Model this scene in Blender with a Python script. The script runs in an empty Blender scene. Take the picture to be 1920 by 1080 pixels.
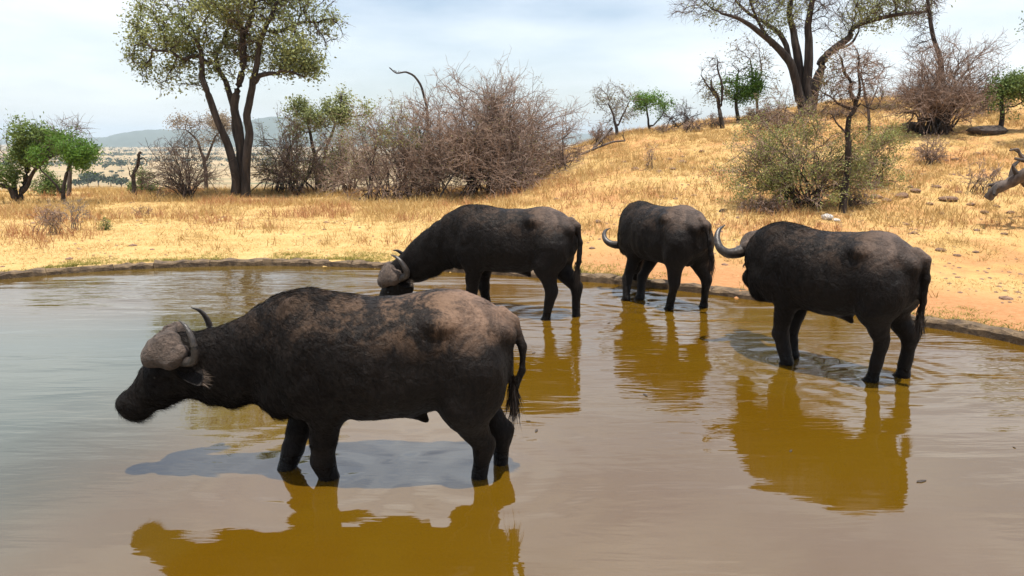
import bpy, math, random
import numpy as np
from mathutils import Vector, Matrix, Euler
from mathutils.kdtree import KDTree

sc = bpy.context.scene
random.seed(7)
R0 = np.random.default_rng(11)
PI = math.pi

# ------------------------------------------------------------------ camera
F, PITCH, CH = 1387.0, math.atan((540 - 262) / 1387.0), 2.3
cd = bpy.data.cameras.new('camera')
cd.sensor_width = 36.0
cd.lens = F * 36.0 / 1920.0
cd.clip_start, cd.clip_end = 0.05, 30000
cam = bpy.data.objects.new('camera', cd)
sc.collection.objects.link(cam)
cam.location = (0, 0, CH)
cam.rotation_euler = (PI / 2 - PITCH, 0, 0)
sc.camera = cam

# ------------------------------------------------------------------ sky, sun, exposure
SUN_EL, SUN_AZ = math.radians(81), math.radians(162)     # azimuth clockwise from +Y: behind the camera, a little to the east
w = bpy.data.worlds.new('World')
sc.world = w
w.use_nodes = True
nt = w.node_tree
nt.nodes.clear()
def wn(t): return nt.nodes.new(t)
out = wn('ShaderNodeOutputWorld'); bg = wn('ShaderNodeBackground'); sky = wn('ShaderNodeTexSky')
sky.sky_type = 'NISHITA'; sky.sun_disc = False
sky.sun_elevation, sky.sun_rotation = SUN_EL, SUN_AZ
sky.air_density, sky.dust_density, sky.ozone_density = 1.0, 1.6, 1.0
tc = wn('ShaderNodeTexCoord'); mp = wn('ShaderNodeMapping'); no = wn('ShaderNodeTexNoise'); rp = wn('ShaderNodeMapRange'); mx = wn('ShaderNodeMix')
mp.inputs['Scale'].default_value = (1.1, 1.1, 4.5); mp.inputs['Location'].default_value = (2.3, 0.4, 0.9)
no.inputs['Scale'].default_value = 1.9; no.inputs['Detail'].default_value = 7; no.inputs['Roughness'].default_value = 0.55
rp.inputs['From Min'].default_value = 0.30; rp.inputs['From Max'].default_value = 0.68
rp.inputs['To Min'].default_value = 0.04; rp.inputs['To Max'].default_value = 0.74
mx.data_type = 'RGBA'; mx.inputs['B'].default_value = (7.7, 8.0, 8.2, 1)
nt.links.new(tc.outputs['Generated'], mp.inputs[0]); nt.links.new(mp.outputs[0], no.inputs['Vector'])
nt.links.new(no.outputs['Fac'], rp.inputs['Value']); nt.links.new(rp.outputs[0], mx.inputs['Factor'])
nt.links.new(sky.outputs[0], mx.inputs['A']); nt.links.new(mx.outputs['Result'], bg.inputs[0]); nt.links.new(bg.outputs[0], out.inputs[0])
bg.inputs[1].default_value = 0.105

sd = bpy.data.lights.new('sun', 'SUN'); sd.energy = 5.0; sd.angle = math.radians(0.5); sd.color = (1.0, 0.95, 0.86)
sun = bpy.data.objects.new('sun', sd); sc.collection.objects.link(sun)
sdir = Vector((math.sin(SUN_AZ) * math.cos(SUN_EL), math.cos(SUN_AZ) * math.cos(SUN_EL), math.sin(SUN_EL)))
sun.rotation_euler = sdir.to_track_quat('Z', 'Y').to_euler()
sun.location = (0, -5, 40)

sc.view_settings.view_transform = 'Standard'; sc.view_settings.look = 'None'
sc.view_settings.exposure = 0.63; sc.view_settings.gamma = 1.0; sc.view_settings.use_curve_mapping = False
sc.render.engine = 'CYCLES'
cy = sc.cycles
cy.max_bounces = 5; cy.diffuse_bounces = 2; cy.glossy_bounces = 3; cy.transmission_bounces = 2; cy.volume_bounces = 0; cy.transparent_max_bounces = 6
cy.use_denoising = True
cy.caustics_reflective = False; cy.caustics_refractive = False
cy.sample_clamp_indirect = 6

# ------------------------------------------------------------------ helpers
def lin(*c):
    return tuple(((v / 255 / 12.92) if v / 255 <= .04045 else ((v / 255 + .055) / 1.055) ** 2.4) for v in c) + (1,)

def tag(o, label=None, cat=None, group=None, kind=None):
    if label: o['label'] = label
    if cat: o['category'] = cat
    if group: o['group'] = group
    if kind: o['kind'] = kind
    return o

def thing(name, label, cat, loc=(0, 0, 0), rz=0.0, group=None, scale=1.0):
    o = bpy.data.objects.new(name, None); sc.collection.objects.link(o)
    o.location = loc; o.rotation_euler = (0, 0, rz); o.scale = (scale,) * 3
    o.empty_display_size = 0.2
    return tag(o, label, cat, group)

def mk_mesh(name, V, Fc, mat=None, smooth=True, tint=None):
    V = np.asarray(V, np.float32).reshape(-1, 3)
    me = bpy.data.meshes.new(name)
    me.vertices.add(len(V)); me.vertices.foreach_set('co', V.ravel())
    Fs = [np.asarray(f, np.int32) for f in (Fc if isinstance(Fc, list) else [Fc]) if len(f)]
    if Fs:
        loops = np.concatenate([f.ravel() for f in Fs])
        tot = np.concatenate([np.full(len(f), f.shape[1], np.int32) for f in Fs])
        st = np.concatenate([[0], np.cumsum(tot)[:-1]]).astype(np.int32)
        me.loops.add(len(loops)); me.loops.foreach_set('vertex_index', loops)
        me.polygons.add(len(tot)); me.polygons.foreach_set('loop_start', st)
        me.polygons.foreach_set('use_smooth', np.full(len(tot), smooth))
    if tint is not None:
        a = me.attributes.new('tint', 'FLOAT', 'POINT'); a.data.foreach_set('value', np.asarray(tint, np.float32))
    me.update(calc_edges=True); me.validate()
    if mat: me.materials.append(mat)
    return me

def obj(name, me, parent=None):
    o = bpy.data.objects.new(name, me); sc.collection.objects.link(o)
    if parent: o.parent = parent
    return o

def mk(name, V, Fc, mat, parent=None, smooth=True, tint=None):
    return obj(name, mk_mesh(name, V, Fc, mat, smooth, tint), parent)

def unit(v):
    return v / np.maximum(np.linalg.norm(v, axis=-1, keepdims=True), 1e-9)

def tubes(P, Rr, n=4):
    """P (N,K,3) centre lines, Rr (N,K) radii -> verts, quads, for all at once."""
    N, K, _ = P.shape
    T = np.empty_like(P); T[:, 1:-1] = P[:, 2:] - P[:, :-2]; T[:, 0] = P[:, 1] - P[:, 0]; T[:, -1] = P[:, -1] - P[:, -2]
    T = unit(T)
    ref = np.where(np.abs(T[:, :1, 2:3]) > 0.85, np.array([1., 0.2, 0]), np.array([0.1, 0.05, 1.]))
    A = unit(np.cross(T, np.broadcast_to(ref, T.shape))); B = np.cross(T, A)
    th = np.arange(n) * 2 * PI / n
    V = P[:, :, None] + Rr[:, :, None, None] * (A[:, :, None] * np.cos(th)[:, None] + B[:, :, None] * np.sin(th)[:, None])
    idx = np.arange(N * K * n).reshape(N, K, n)
    a = idx[:, :-1]; b = idx[:, 1:]
    Q = np.stack([a, np.roll(a, -1, 2), np.roll(b, -1, 2), b], -1).reshape(-1, 4)
    return V.reshape(-1, 3), Q

def join(parts):
    Vs, Fs, o = [], [], 0
    for V, Fc in parts:
        Vs.append(V); Fs.append(np.asarray(Fc) + o); o += len(V)
    return np.concatenate(Vs), np.concatenate(Fs)

def vnoise(x, y, seed=0):
    """smooth value noise in -1..1"""
    x = np.asarray(x, float); y = np.asarray(y, float)
    xi = np.floor(x).astype(np.int64); yi = np.floor(y).astype(np.int64); fx = x - xi; fy = y - yi
    fx = fx * fx * (3 - 2 * fx); fy = fy * fy * (3 - 2 * fy)
    def h(a, b):
        k = (a * 374761393 + b * 668265263 + seed * 974711) & 0x7fffffff
        k = ((k ^ (k >> 13)) * 1274126177) & 0x7fffffff
        return ((k ^ (k >> 16)) & 0xffff) / 32767.5 - 1
    return (h(xi, yi) * (1 - fx) + h(xi + 1, yi) * fx) * (1 - fy) + (h(xi, yi + 1) * (1 - fx) + h(xi + 1, yi + 1) * fx) * fy

def sstep(a, b, x):
    t = np.clip((x - a) / (b - a), 0, 1); return t * t * (3 - 2 * t)

def catmull(P, m=12, closed=False):
    P = np.asarray(P, float)
    if closed: Q = np.concatenate([P[-1:], P, P[:2]])
    else: Q = np.concatenate([2 * P[:1] - P[1:2], P, 2 * P[-1:] - P[-2:-1]])
    t = np.linspace(0, 1, m, endpoint=False)[:, None]; o = []
    for i in range(1, len(Q) - 2):
        a, b, c, d = Q[i - 1], Q[i], Q[i + 1], Q[i + 2]
        o.append(0.5 * (2 * b + (c - a) * t + (2 * a - 5 * b + 4 * c - d) * t ** 2 + (3 * b - 3 * c + d - a) * t ** 3))
    o = np.concatenate(o)
    return o if closed else np.concatenate([o, P[-1:]])

def ray(px, py):
    return np.array([px - 960, F * math.cos(PITCH) + (540 - py) * math.sin(PITCH), -F * math.sin(PITCH) + (540 - py) * math.cos(PITCH)])
def at(px, py, Y):
    d = ray(px, py); return np.array([0, 0, CH]) + d * (Y / d[1])
def ppm(Y):                     # photo pixels per metre at distance Y
    return F / (Y * math.cos(PITCH) + 0.3)

# ------------------------------------------------------------------ materials
def mat(name, nodes=None, **kw):
    m = bpy.data.materials.new(name); m.use_nodes = True
    b = m.node_tree.nodes['Principled BSDF']
    for k, v in kw.items(): b.inputs[k.replace('_', ' ')].default_value = v
    if nodes: nodes(m.node_tree, b)
    return m

class NB:
    """short node builder"""
    def __init__(s, t): s.t = t
    def n(s, typ, **kw):
        o = s.t.nodes.new(typ)
        for k, v in kw.items():
            if hasattr(o, k): setattr(o, k, v)
            else: o.inputs[k].default_value = v
        return o
    def l(s, a, b): s.t.links.new(a, b)
    def coord(s, which='Object', scale=(1, 1, 1)):
        c = s.n('ShaderNodeTexCoord'); m = s.n('ShaderNodeMapping'); m.inputs['Scale'].default_value = scale
        s.l(c.outputs[which], m.inputs[0]); return m.outputs[0]
    def pos(s, scale=(1, 1, 1)):
        c = s.n('ShaderNodeNewGeometry'); m = s.n('ShaderNodeMapping'); m.inputs['Scale'].default_value = scale
        s.l(c.outputs['Position'], m.inputs[0]); return m.outputs[0]
    def noise(s, vec, scale, detail=4, rough=.55, dist=0):
        o = s.n('ShaderNodeTexNoise'); o.inputs['Scale'].default_value = scale; o.inputs['Detail'].default_value = detail
        o.inputs['Roughness'].default_value = rough; o.inputs['Distortion'].default_value = dist
        s.l(vec, o.inputs['Vector']); return o.outputs['Fac']
    def ramp(s, fac, a, b, lo=0., hi=1.):
        o = s.n('ShaderNodeMapRange'); o.interpolation_type = 'SMOOTHSTEP'
        for k, v in (('From Min', a), ('From Max', b), ('To Min', lo), ('To Max', hi)): o.inputs[k].default_value = v
        s.l(fac, o.inputs['Value']); return o.outputs[0]
    def mix(s, fac, a, b, mode='MIX'):
        o = s.n('ShaderNodeMix'); o.data_type = 'RGBA'; o.blend_type = mode
        for v, k in ((fac, 'Factor'), (a, 'A'), (b, 'B')):
            i = o.inputs[k] if k == 'Factor' else [q for q in o.inputs if q.name == k and q.type == 'RGBA'][0]
            if isinstance(v, (tuple, list)): i.default_value = v if len(v) == 4 else tuple(v) + (1,)
            elif isinstance(v, (int, float)): i.default_value = v
            else: s.l(v, i)
        return [q for q in o.outputs if q.type == 'RGBA'][0]
    def math(s, op, a, b=None):
        o = s.n('ShaderNodeMath', operation=op)
        for v, i in ((a, 0), (b, 1)):
            if v is None: continue
            if isinstance(v, (int, float)): o.inputs[i].default_value = v
            else: s.l(v, o.inputs[i])
        return o.outputs[0]
    def bump(s, h, strength, dist, nrm=None):
        o = s.n('ShaderNodeBump'); o.inputs['Strength'].default_value = strength; o.inputs['Distance'].default_value = dist
        s.l(h, o.inputs['Height'])
        if nrm: s.l(nrm, o.inputs['Normal'])
        return o.outputs[0]
    def attr(s, name):
        o = s.n('ShaderNodeAttribute'); o.attribute_name = name; return o.outputs['Fac']

def tint_mat(name, c0, c1, rough=.8, trans=0.0, spec=.2):
    """colour runs from c0 to c1 with the per-blade 'tint' value; optional light through thin leaves"""
    m = bpy.data.materials.new(name); m.use_nodes = True
    t = m.node_tree; b = t.nodes['Principled BSDF']; n = NB(t)
    col = n.mix(n.attr('tint'), c0, c1)
    n.l(col, b.inputs['Base Color']); b.inputs['Roughness'].default_value = rough; b.inputs['Specular IOR Level'].default_value = spec
    if trans:
        tr = n.n('ShaderNodeBsdfTranslucent'); n.l(col, tr.inputs[0]); ms = n.n('ShaderNodeMixShader'); ms.inputs[0].default_value = trans
        n.l(b.outputs[0], ms.inputs[1]); n.l(tr.outputs[0], ms.inputs[2]); n.l(ms.outputs[0], t.nodes['Material Output'].inputs[0])
    return m

def bark_nodes(c0, c1, scale=6.0):
    def f(t, b):
        n = NB(t); v = n.coord('Object', (1, 1, .25))
        k = n.noise(v, scale, 6, .65)
        n.l(n.mix(n.ramp(k, .35, .7), c0, c1), b.inputs['Base Color'])
        n.l(n.bump(k, .6, .05), b.inputs['Normal'])
    return f

M = {}
def ground_nodes(t, b):
    n = NB(t); p = n.pos()
    sx = n.n('ShaderNodeSeparateXYZ'); n.l(p, sx.inputs[0])
    big = n.noise(p, .35, 5, .6); med = n.noise(p, 1.7, 6, .65, .4); fine = n.noise(p, 9, 6, .7); grain = n.noise(p, 45, 4, .7)
    straw = n.mix(n.ramp(med, .3, .7), (.46, .30, .115), (.53, .37, .165))
    straw = n.mix(n.ramp(fine, .5, .75, 0, .55), straw, (.27, .145, .055))
    dirt = n.mix(n.ramp(fine, .3, .7), (.37, .175, .075), (.44, .235, .11))
    dirt = n.mix(n.ramp(grain, .55, .75, 0, .6), dirt, (.33, .17, .085))
    # bare red earth shows by the trampled kerb on the hill side, straw elsewhere
    bx = n.ramp(sx.outputs[0], -1.5, 2.5); near = n.ramp(n.attr('kerbdist'), 1.3, 3.4, 1, 0)
    patch = n.ramp(n.math('ADD', n.math('MULTIPLY', med, .6), n.math('MULTIPLY', big, .5)), .5, .68)
    hillp = n.math('MULTIPLY', n.math('MULTIPLY', bx, patch), .75)
    d = n.math('MAXIMUM', n.math('MULTIPLY', bx, near), hillp)
    straw = n.mix(n.math('MULTIPLY', bx, n.ramp(n.math('ADD', n.math('MULTIPLY', big, .6), n.math('MULTIPLY', med, .4)), .42, .6, .0, .65)), straw, (.40, .205, .075))
    col = n.mix(d, straw, dirt)
    # far plain: pale grassland with faint belts of scrub
    pv = n.pos((.0016, .006, 0)); q = n.noise(pv, 1.0, 6, .6, .3)
    far = n.mix(n.ramp(q, .42, .62), (.36, .265, .15), (.26, .20, .115))
    far = n.mix(n.ramp(n.noise(n.pos((.004, .014, 0)), 1.3, 5, .6), .58, .66, 0, .8), far, (.10, .12, .06))
    col = n.mix(n.ramp(sx.outputs[1], 45, 160), col, far)
    n.l(col, b.inputs['Base Color'])
    hoof = n.n('ShaderNodeTexVoronoi'); hoof.inputs['Scale'].default_value = 4.2; n.l(p, hoof.inputs['Vector'])
    h = n.math('ADD', n.math('ADD', n.math('MULTIPLY', fine, .9), n.math('MULTIPLY', grain, .45)), n.math('MULTIPLY', n.ramp(hoof.outputs['Distance'], .1, .42), .55))
    n.l(n.bump(h, .75, .07), b.inputs['Normal'])
M['ground'] = mat('dry_ground', ground_nodes, Roughness=.95, Specular_IOR_Level=.1)

def water_nodes(t, b):
    n = NB(t); p = n.pos()
    k = n.noise(p, .45, 4, .6, .5)
    silt = n.mix(n.ramp(k, .3, .7), (.088, .0435, .0020), (.095, .0515, .0030))
    px_ = n.n('ShaderNodeSeparateXYZ'); n.l(p, px_.inputs[0])      # amber silt; greener tint puts extra sky reflection into the far bay's colour
    bay = n.math('ADD', n.math('MULTIPLY', px_.outputs[0], -1.0), n.math('MULTIPLY', n.math('SUBTRACT', k, .5), 1.6))
    bay = n.math('MULTIPLY', n.ramp(bay, 1.6, 4.4), n.ramp(px_.outputs[1], 8.0, 10.5, 1, .25))
    n.l(n.mix(bay, silt, (.060, .063, .034)), b.inputs['Base Color'])
    # long soft wavelets running across the pond, finer chop far out, calm water close in
    w1 = n.noise(n.pos((.55, 2.6, 1)), 1.0, 3, .5, .6)
    w2 = n.noise(n.pos((1.7, 8.0, 1)), 1.0, 3, .55, .4)
    w3 = n.noise(n.pos((5, 17, 1)), 1.0, 2, .5)
    sx = n.n('ShaderNodeSeparateXYZ'); n.l(p, sx.inputs[0])
    gust = n.ramp(n.noise(n.pos((.22, .5, 1)), 1.0, 3, .5), .36, .62, .35, 1.15)
    far = n.math('MULTIPLY', gust, n.ramp(n.math('ADD', sx.outputs[1], n.math('MULTIPLY', sx.outputs[0], .35)), 5.0, 9.5, .22, 1))
    h = n.math('ADD', n.math('MULTIPLY', w1, 1.0), n.math('ADD', n.math('MULTIPLY', w2, .30), n.math('MULTIPLY', w3, .07)))
    h = n.math('MULTIPLY', h, far)
    for (rx_, ry_, am_) in ((-1.3, 4.86, .06), (-.2, 4.9, .06), (2.94, 7.5, .10), (3.66, 6.95, .12), (.6, 9.5, .14), (1.75, 10.5, .14), (2.4, 10.05, .14), (-1.7, 10.4, .2)):
        dn = n.n('ShaderNodeVectorMath', operation='DISTANCE'); n.l(p, dn.inputs[0]); dn.inputs[1].default_value = (rx_, ry_, 0)
        wob = n.math('ADD', n.math('MULTIPLY', dn.outputs['Value'], 21.0), n.math('MULTIPLY', w1, 5.0))
        fade = n.ramp(dn.outputs['Value'], .1, 1.5, am_, 0)
        h = n.math('ADD', h, n.math('MULTIPLY', n.math('SINE', wob), fade))
    n.l(n.bump(h, .75, .040), b.inputs['Normal'])
M['water'] = mat('muddy_water', water_nodes, Roughness=.02, IOR=1.9, Specular_IOR_Level=1.0)

def stone_nodes(c0, c1, sc_=7.):
    def f(t, b):
        n = NB(t); v = n.coord('Object'); k = n.noise(v, sc_, 7, .7); k2 = n.noise(v, sc_ * 5, 5, .7)
        c = n.mix(n.ramp(k, .35, .65), c0, c1)
        c = n.mix(n.ramp(k2, .55, .75, 0, .6), c, tuple(x * .45 for x in c0[:3]))
        n.l(c, b.inputs['Base Color'])
        n.l(n.bump(n.math('ADD', k, n.math('MULTIPLY', k2, .5)), .8, .04), b.inputs['Normal'])
    return f
M['kerb'] = mat('kerb_stone', stone_nodes((.055, .036, .022), (.17, .115, .065)), Roughness=.95)
M['rock'] = mat('brown_rock', stone_nodes((.13, .075, .05), (.26, .16, .105)), Roughness=.95)
M['white_rock'] = mat('white_rock', stone_nodes((.62, .56, .5), (.75, .71, .66)), Roughness=.9)
M['lava'] = mat('dark_rock', stone_nodes((.03, .024, .022), (.075, .055, .045)), Roughness=.95)

def hide_nodes(t, b, dusty=1.0, skin=(.20, .128, .092), dcol=(.17, .104, .066)):
    n = NB(t); v = n.coord('Object')
    sx = n.n('ShaderNodeSeparateXYZ'); n.l(v, sx.inputs[0])
    a = n.noise(v, 4.2, 6, .66, .6); f = n.noise(n.coord('Object', (1, 1, .35)), 34, 5, .7); g = n.noise(v, 110, 3, .6)
    base = n.mix(n.ramp(f, .35, .7), (.0042, .0030, .0026), (.010, .0070, .0057))
    # dried dust and mud worn into the hair of the upper back and rump
    up = n.ramp(n.math('ADD', sx.outputs[2], n.math('MULTIPLY', a, .4)), 1.44, 1.74)
    fx = n.ramp(sx.outputs[0], -.95, 1.3, 1., .12)
    dust = n.math('MULTIPLY', n.math('MULTIPLY', up, fx), n.ramp(n.math('ADD', a, n.math('MULTIPLY', f, .4)), .62, .82, .04, 1))
    c = n.mix(n.math('MULTIPLY', dust, .85 * dusty), base, dcol)
    # thin brown skin on the rump, hairless with age
    rump = n.math('MULTIPLY', n.ramp(sx.outputs[0], -.62, -.22, 1, 0), n.ramp(n.math('ADD', sx.outputs[2], n.math('MULTIPLY', a, .25)), 1.36, 1.66))
    c = n.mix(n.math('MULTIPLY', rump, n.ramp(a, .3, .62, .3 * dusty, .72 * dusty)), c, skin)
    spots = n.math('MULTIPLY', n.ramp(g, .74, .80), n.math('MULTIPLY', up, n.ramp(a, .5, .6)))
    c = n.mix(n.math('MULTIPLY', spots, .6), c, (.35, .27, .19))
    wz = n.n('ShaderNodeSeparateXYZ'); n.l(n.pos(), wz.inputs[0]); wet = n.ramp(n.math('ADD', wz.outputs[2], n.math('MULTIPLY', a, -.12)), .02, .10, 1, 0)
    c = n.mix(n.math('MULTIPLY', wet, .8), c, (.004, .003, .0025))
    n.l(c, b.inputs['Base Color'])
    n.l(n.math('SUBTRACT', n.ramp(a, .3, .7, .40, .60), n.math('MULTIPLY', wet, .3)), b.inputs['Roughness'])
    h = n.math('ADD', n.math('MULTIPLY', f, .8), n.math('MULTIPLY', n.noise(v, 13, 4, .6, .5), 1.2))
    n.l(n.bump(h, .65, .028), b.inputs['Normal'])
    b.inputs['Sheen Weight'].default_value = .015; b.inputs['Sheen Roughness'].default_value = .5
M['hide'] = mat('buffalo_hide', hide_nodes, Specular_IOR_Level=.12)
M['hide_grey'] = mat('grey_hide', lambda t, b: hide_nodes(t, b, .75, (.135, .098, .082), (.12, .078, .055)), Specular_IOR_Level=.12)
def coat_nodes(t, b):
    n = NB(t); v = n.coord('Object'); sx = n.n('ShaderNodeSeparateXYZ'); n.l(v, sx.inputs[0])
    a = n.noise(v, 4.2, 6, .66, .6)
    up = n.ramp(n.math('ADD', sx.outputs[2], n.math('MULTIPLY', a, .4)), 1.46, 1.76)
    k = n.math('MULTIPLY', n.math('MULTIPLY', up, n.ramp(sx.outputs[0], -.95, 1.3, 1., .1)), n.ramp(a, .5, .62))
    c = n.mix(n.attr('tint'), (.0030, .0023, .0020), (.012, .0086, .0070))
    n.l(n.mix(n.math('MULTIPLY', k, .8), c, (.088, .058, .041)), b.inputs['Base Color'])
M['coat'] = mat('buffalo_coat', coat_nodes, Roughness=.55, Specular_IOR_Level=.05)
def boss_nodes(t, b):
    n = NB(t); v = n.coord('Object'); a = n.noise(v, 16, 7, .72, .5); k = n.noise(v, 55, 4, .7)
    c = n.mix(n.ramp(a, .32, .7), (.045, .031, .024), (.145, .102, .079)); c = n.mix(n.ramp(k, .55, .72, 0, .75), c, (.022, .015, .012))
    n.l(c, b.inputs['Base Color']); n.l(n.bump(n.math('ADD', a, n.math('MULTIPLY', k, .5)), 1.0, .06), b.inputs['Normal'])
M['boss'] = mat('horn_boss', boss_nodes, Roughness=.8)
def horn_nodes(t, b):
    n = NB(t); v = n.coord('Object'); a = n.noise(v, 22, 5, .7, 1.5)
    n.l(n.mix(n.ramp(a, .35, .7), (.016, .013, .012), (.055, .044, .037)), b.inputs['Base Color']); n.l(n.bump(a, .4, .012), b.inputs['Normal'])
M['horn'] = mat('horn', horn_nodes, Roughness=.36)
M['eye'] = mat('eye', Base_Color=(.006, .004, .003, 1), Roughness=.08)
M['pale_hair'] = tint_mat('pale_ear_hair', (.03, .022, .018), (.14, .105, .08))
M['fringe'] = tint_mat('dark_hair', (.008, .006, .005), (.03, .02, .015), .55)

M['bark_dark'] = mat('dark_bark', bark_nodes((.018, .013, .011), (.062, .046, .038)), Roughness=.95)
M['bark_grey'] = mat('grey_bark', bark_nodes((.035, .025, .022), (.125, .098, .085)), Roughness=.95)
M['twig_brown'] = tint_mat('twig_brown', (.115, .075, .058), (.36, .26, .205), .9)
M['twig_dark'] = tint_mat('twig_dark', (.05, .035, .028), (.15, .105, .085), .9)
M['twig_grey'] = tint_mat('twig_grey', (.12, .10, .09), (.27, .23, .21), .9)
M['leaf_olive'] = tint_mat('leaf_olive', (.085, .12, .042), (.38, .40, .17), .6, .35)
M['leaf_green'] = tint_mat('leaf_green', (.055, .12, .018), (.17, .30, .05), .6, .35)
M['leaf_mid'] = tint_mat('leaf_mid', (.06, .11, .028), (.20, .26, .075), .6, .3)
M['leaf_dry'] = tint_mat('leaf_dry', (.11, .105, .038), (.27, .235, .10), .7, .25)
M['leaf_bush'] = tint_mat('leaf_bush', (.12, .15, .042), (.34, .335, .125), .7, .3)
M['leaf_pale'] = tint_mat('leaf_pale', (.20, .15, .10), (.36, .29, .21), .8, .2)
M['leaf_far'] = tint_mat('leaf_far', (.025, .04, .02), (.06, .08, .035), .8)
M['grass'] = tint_mat('dry_grass', (.38, .23, .08), (.60, .44, .20), .75, .25)
M['grass_red'] = tint_mat('russet_weeds', (.30, .135, .06), (.52, .29, .14), .8, .2)
M['grass_green'] = tint_mat('green_grass', (.13, .15, .03), (.36, .30, .08), .75, .25)
M['hills'] = mat('hill_scrub', lambda t, b: NB(t).l(NB(t).mix(NB(t).noise(NB(t).pos((.003, .003, .006)), 2, 5), (.03, .045, .032), (.075, .085, .05)), b.inputs['Base Color']), Roughness=1)

# ------------------------------------------------------------------ pond outline and terrain
edge_pts = [(-8.6, 12.2), (-7.55, 12.87), (-6.42, 13.31), (-5.0, 13.55), (-3.6, 13.5), (-2.3, 13.25), (-.4, 12.67), (1.23, 11.97), (2.42, 11.35), (3.46, 10.6),
            (4.45, 9.75), (5.2, 8.95), (5.64, 8.45), (5.95, 7.75), (6.2, 6.5), (6.1, 4.5), (5.2, 2.2), (3.2, .2), (0, -1.0), (-4, -1.2), (-8, .2), (-11, 3), (-12, 6.5), (-11.2, 9.6), (-9.8, 11.4)]
POND = catmull(edge_pts, 10, True)
def pond_sd(x, y):
    """signed distance to the pond edge, positive on land"""
    x = np.atleast_1d(np.asarray(x, float)); y = np.atleast_1d(np.asarray(y, float))
    a = POND; b = np.roll(POND, -1, 0); ab = b - a; L2 = (ab ** 2).sum(1); res = np.full(x.shape, 1e9); ins = np.zeros(x.shape, bool)
    for i in range(len(a)):
        t = np.clip(((x - a[i, 0]) * ab[i, 0] + (y - a[i, 1]) * ab[i, 1]) / L2[i], 0, 1)
        res = np.minimum(res, (x - a[i, 0] - t * ab[i, 0]) ** 2 + (y - a[i, 1] - t * ab[i, 1]) ** 2)
        c = (a[i, 1] > y) != (b[i, 1] > y)
        with np.errstate(divide='ignore', invalid='ignore'):
            ins ^= c & (x < (b[i, 0] - a[i, 0]) * (y - a[i, 1]) / (b[i, 1] - a[i, 1]) + a[i, 0])
    return np.where(ins, -1, 1) * np.sqrt(res)

SX = np.linspace(-8, 26, 341)
SS = np.interp(SX, [-3.5, -1, .5, 2, 3.2, 5.3, 8, 13, 17, 22], [0, .06, .2, .5, .66, .76, .85, .98, 1.14, 1.18])
SS = np.convolve(np.pad(SS, 10, 'edge'), np.hanning(21) / np.hanning(21).sum(), 'valid')
def height(x, y, sd=None):
    x = np.atleast_1d(np.asarray(x, float)); y = np.atleast_1d(np.asarray(y, float))
    if sd is None:
        sd = np.full(x.shape, 50.0); m = (np.abs(x + 3) < 16) & (np.abs(y - 6) < 14)
        if m.any(): sd[m] = pond_sd(x[m], y[m])
    s = np.interp(x - .04 * (y - 30), SX, SS)
    k = np.maximum(y - 11.8, 0); k = k * k / (k + 2.2)
    kc = 20.0 + 1.5 * sstep(4, 20, x)
    k = np.where(k > kc - 5, kc - 5 + 5 * np.tanh((k - kc + 5) / 5), k)
    z = .10 + .172 * k * s
    z += .03 * vnoise(x * .6, y * .6, 3) * sstep(1, 4, sd) + (.09 * vnoise(x * .55, y * .55, 4) + .055 * vnoise(x * 1.9, y * 1.9, 5)) * sstep(13, 19, y) * (0.3 + .7 * s)
    yc = 31 + 9 * sstep(0, 14, x)
    dd = np.maximum(y - yc, 0); drop = .125 * dd * dd / (dd + 6)
    zmin = -36 + .8 * vnoise(x * .004, y * .004, 9) + 1.2 * vnoise(x * .0012, y * .0012, 10) * sstep(700, 2500, y)
    z = z - np.minimum(drop, z - zmin) * 1.0
    back = np.maximum(-y - 14, 0); z = z - np.minimum(.05 * back, 20)
    floor = -.09 - .23 * sstep(2.5, 7.0, -sd)
    return np.where(sd < .12, floor, z)

def ground(px, py, y0=6.0, y1=60.0):
    d = ray(px, py); ys = np.linspace(y0, y1, 1400); X = d[0] / d[1] * ys; Z = CH + d[2] / d[1] * ys
    hit = np.nonzero(Z < height(X, ys))[0]
    i = hit[0] if len(hit) else len(ys) - 1
    return np.array([X[i], ys[i], float(height(X[i], ys[i])[0])])
def gz(x, y): return float(height(x, y)[0])

def axis(lo, hi, step, far, g):
    a = list(np.arange(lo, hi + 1e-6, step)); s = step
    while a[-1] < far: s *= g; a.append(a[-1] + s)
    s = step
    while a[0] > -far: s *= g; a.insert(0, a[0] - s)
    return np.array(a)
gx = axis(-17, 25, .2, 9000, 1.14); gy = axis(5, 41, .2, 9000, 1.14)
gy = gy[gy > -700]
GX, GY = np.meshgrid(gx, gy)
SD = np.full(GX.shape, 50.0); m_ = (np.abs(GX + 3) < 16) & (np.abs(GY - 6) < 14)
SD[m_] = pond_sd(GX[m_], GY[m_])
GZ = height(GX.ravel(), GY.ravel(), SD.ravel()).reshape(GX.shape)
ny, nx = GX.shape
ii = np.arange(nx * ny).reshape(ny, nx)
Q = np.stack([ii[:-1, :-1], ii[:-1, 1:], ii[1:, 1:], ii[1:, :-1]], -1).reshape(-1, 4)
g_me = mk_mesh('ground', np.stack([GX, GY, GZ], -1).reshape(-1, 3), Q, M['ground'])
a_ = g_me.attributes.new('kerbdist', 'FLOAT', 'POINT'); a_.data.foreach_set('value', SD.ravel().astype(np.float32))
tag(obj('ground', g_me), kind='structure')

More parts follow.
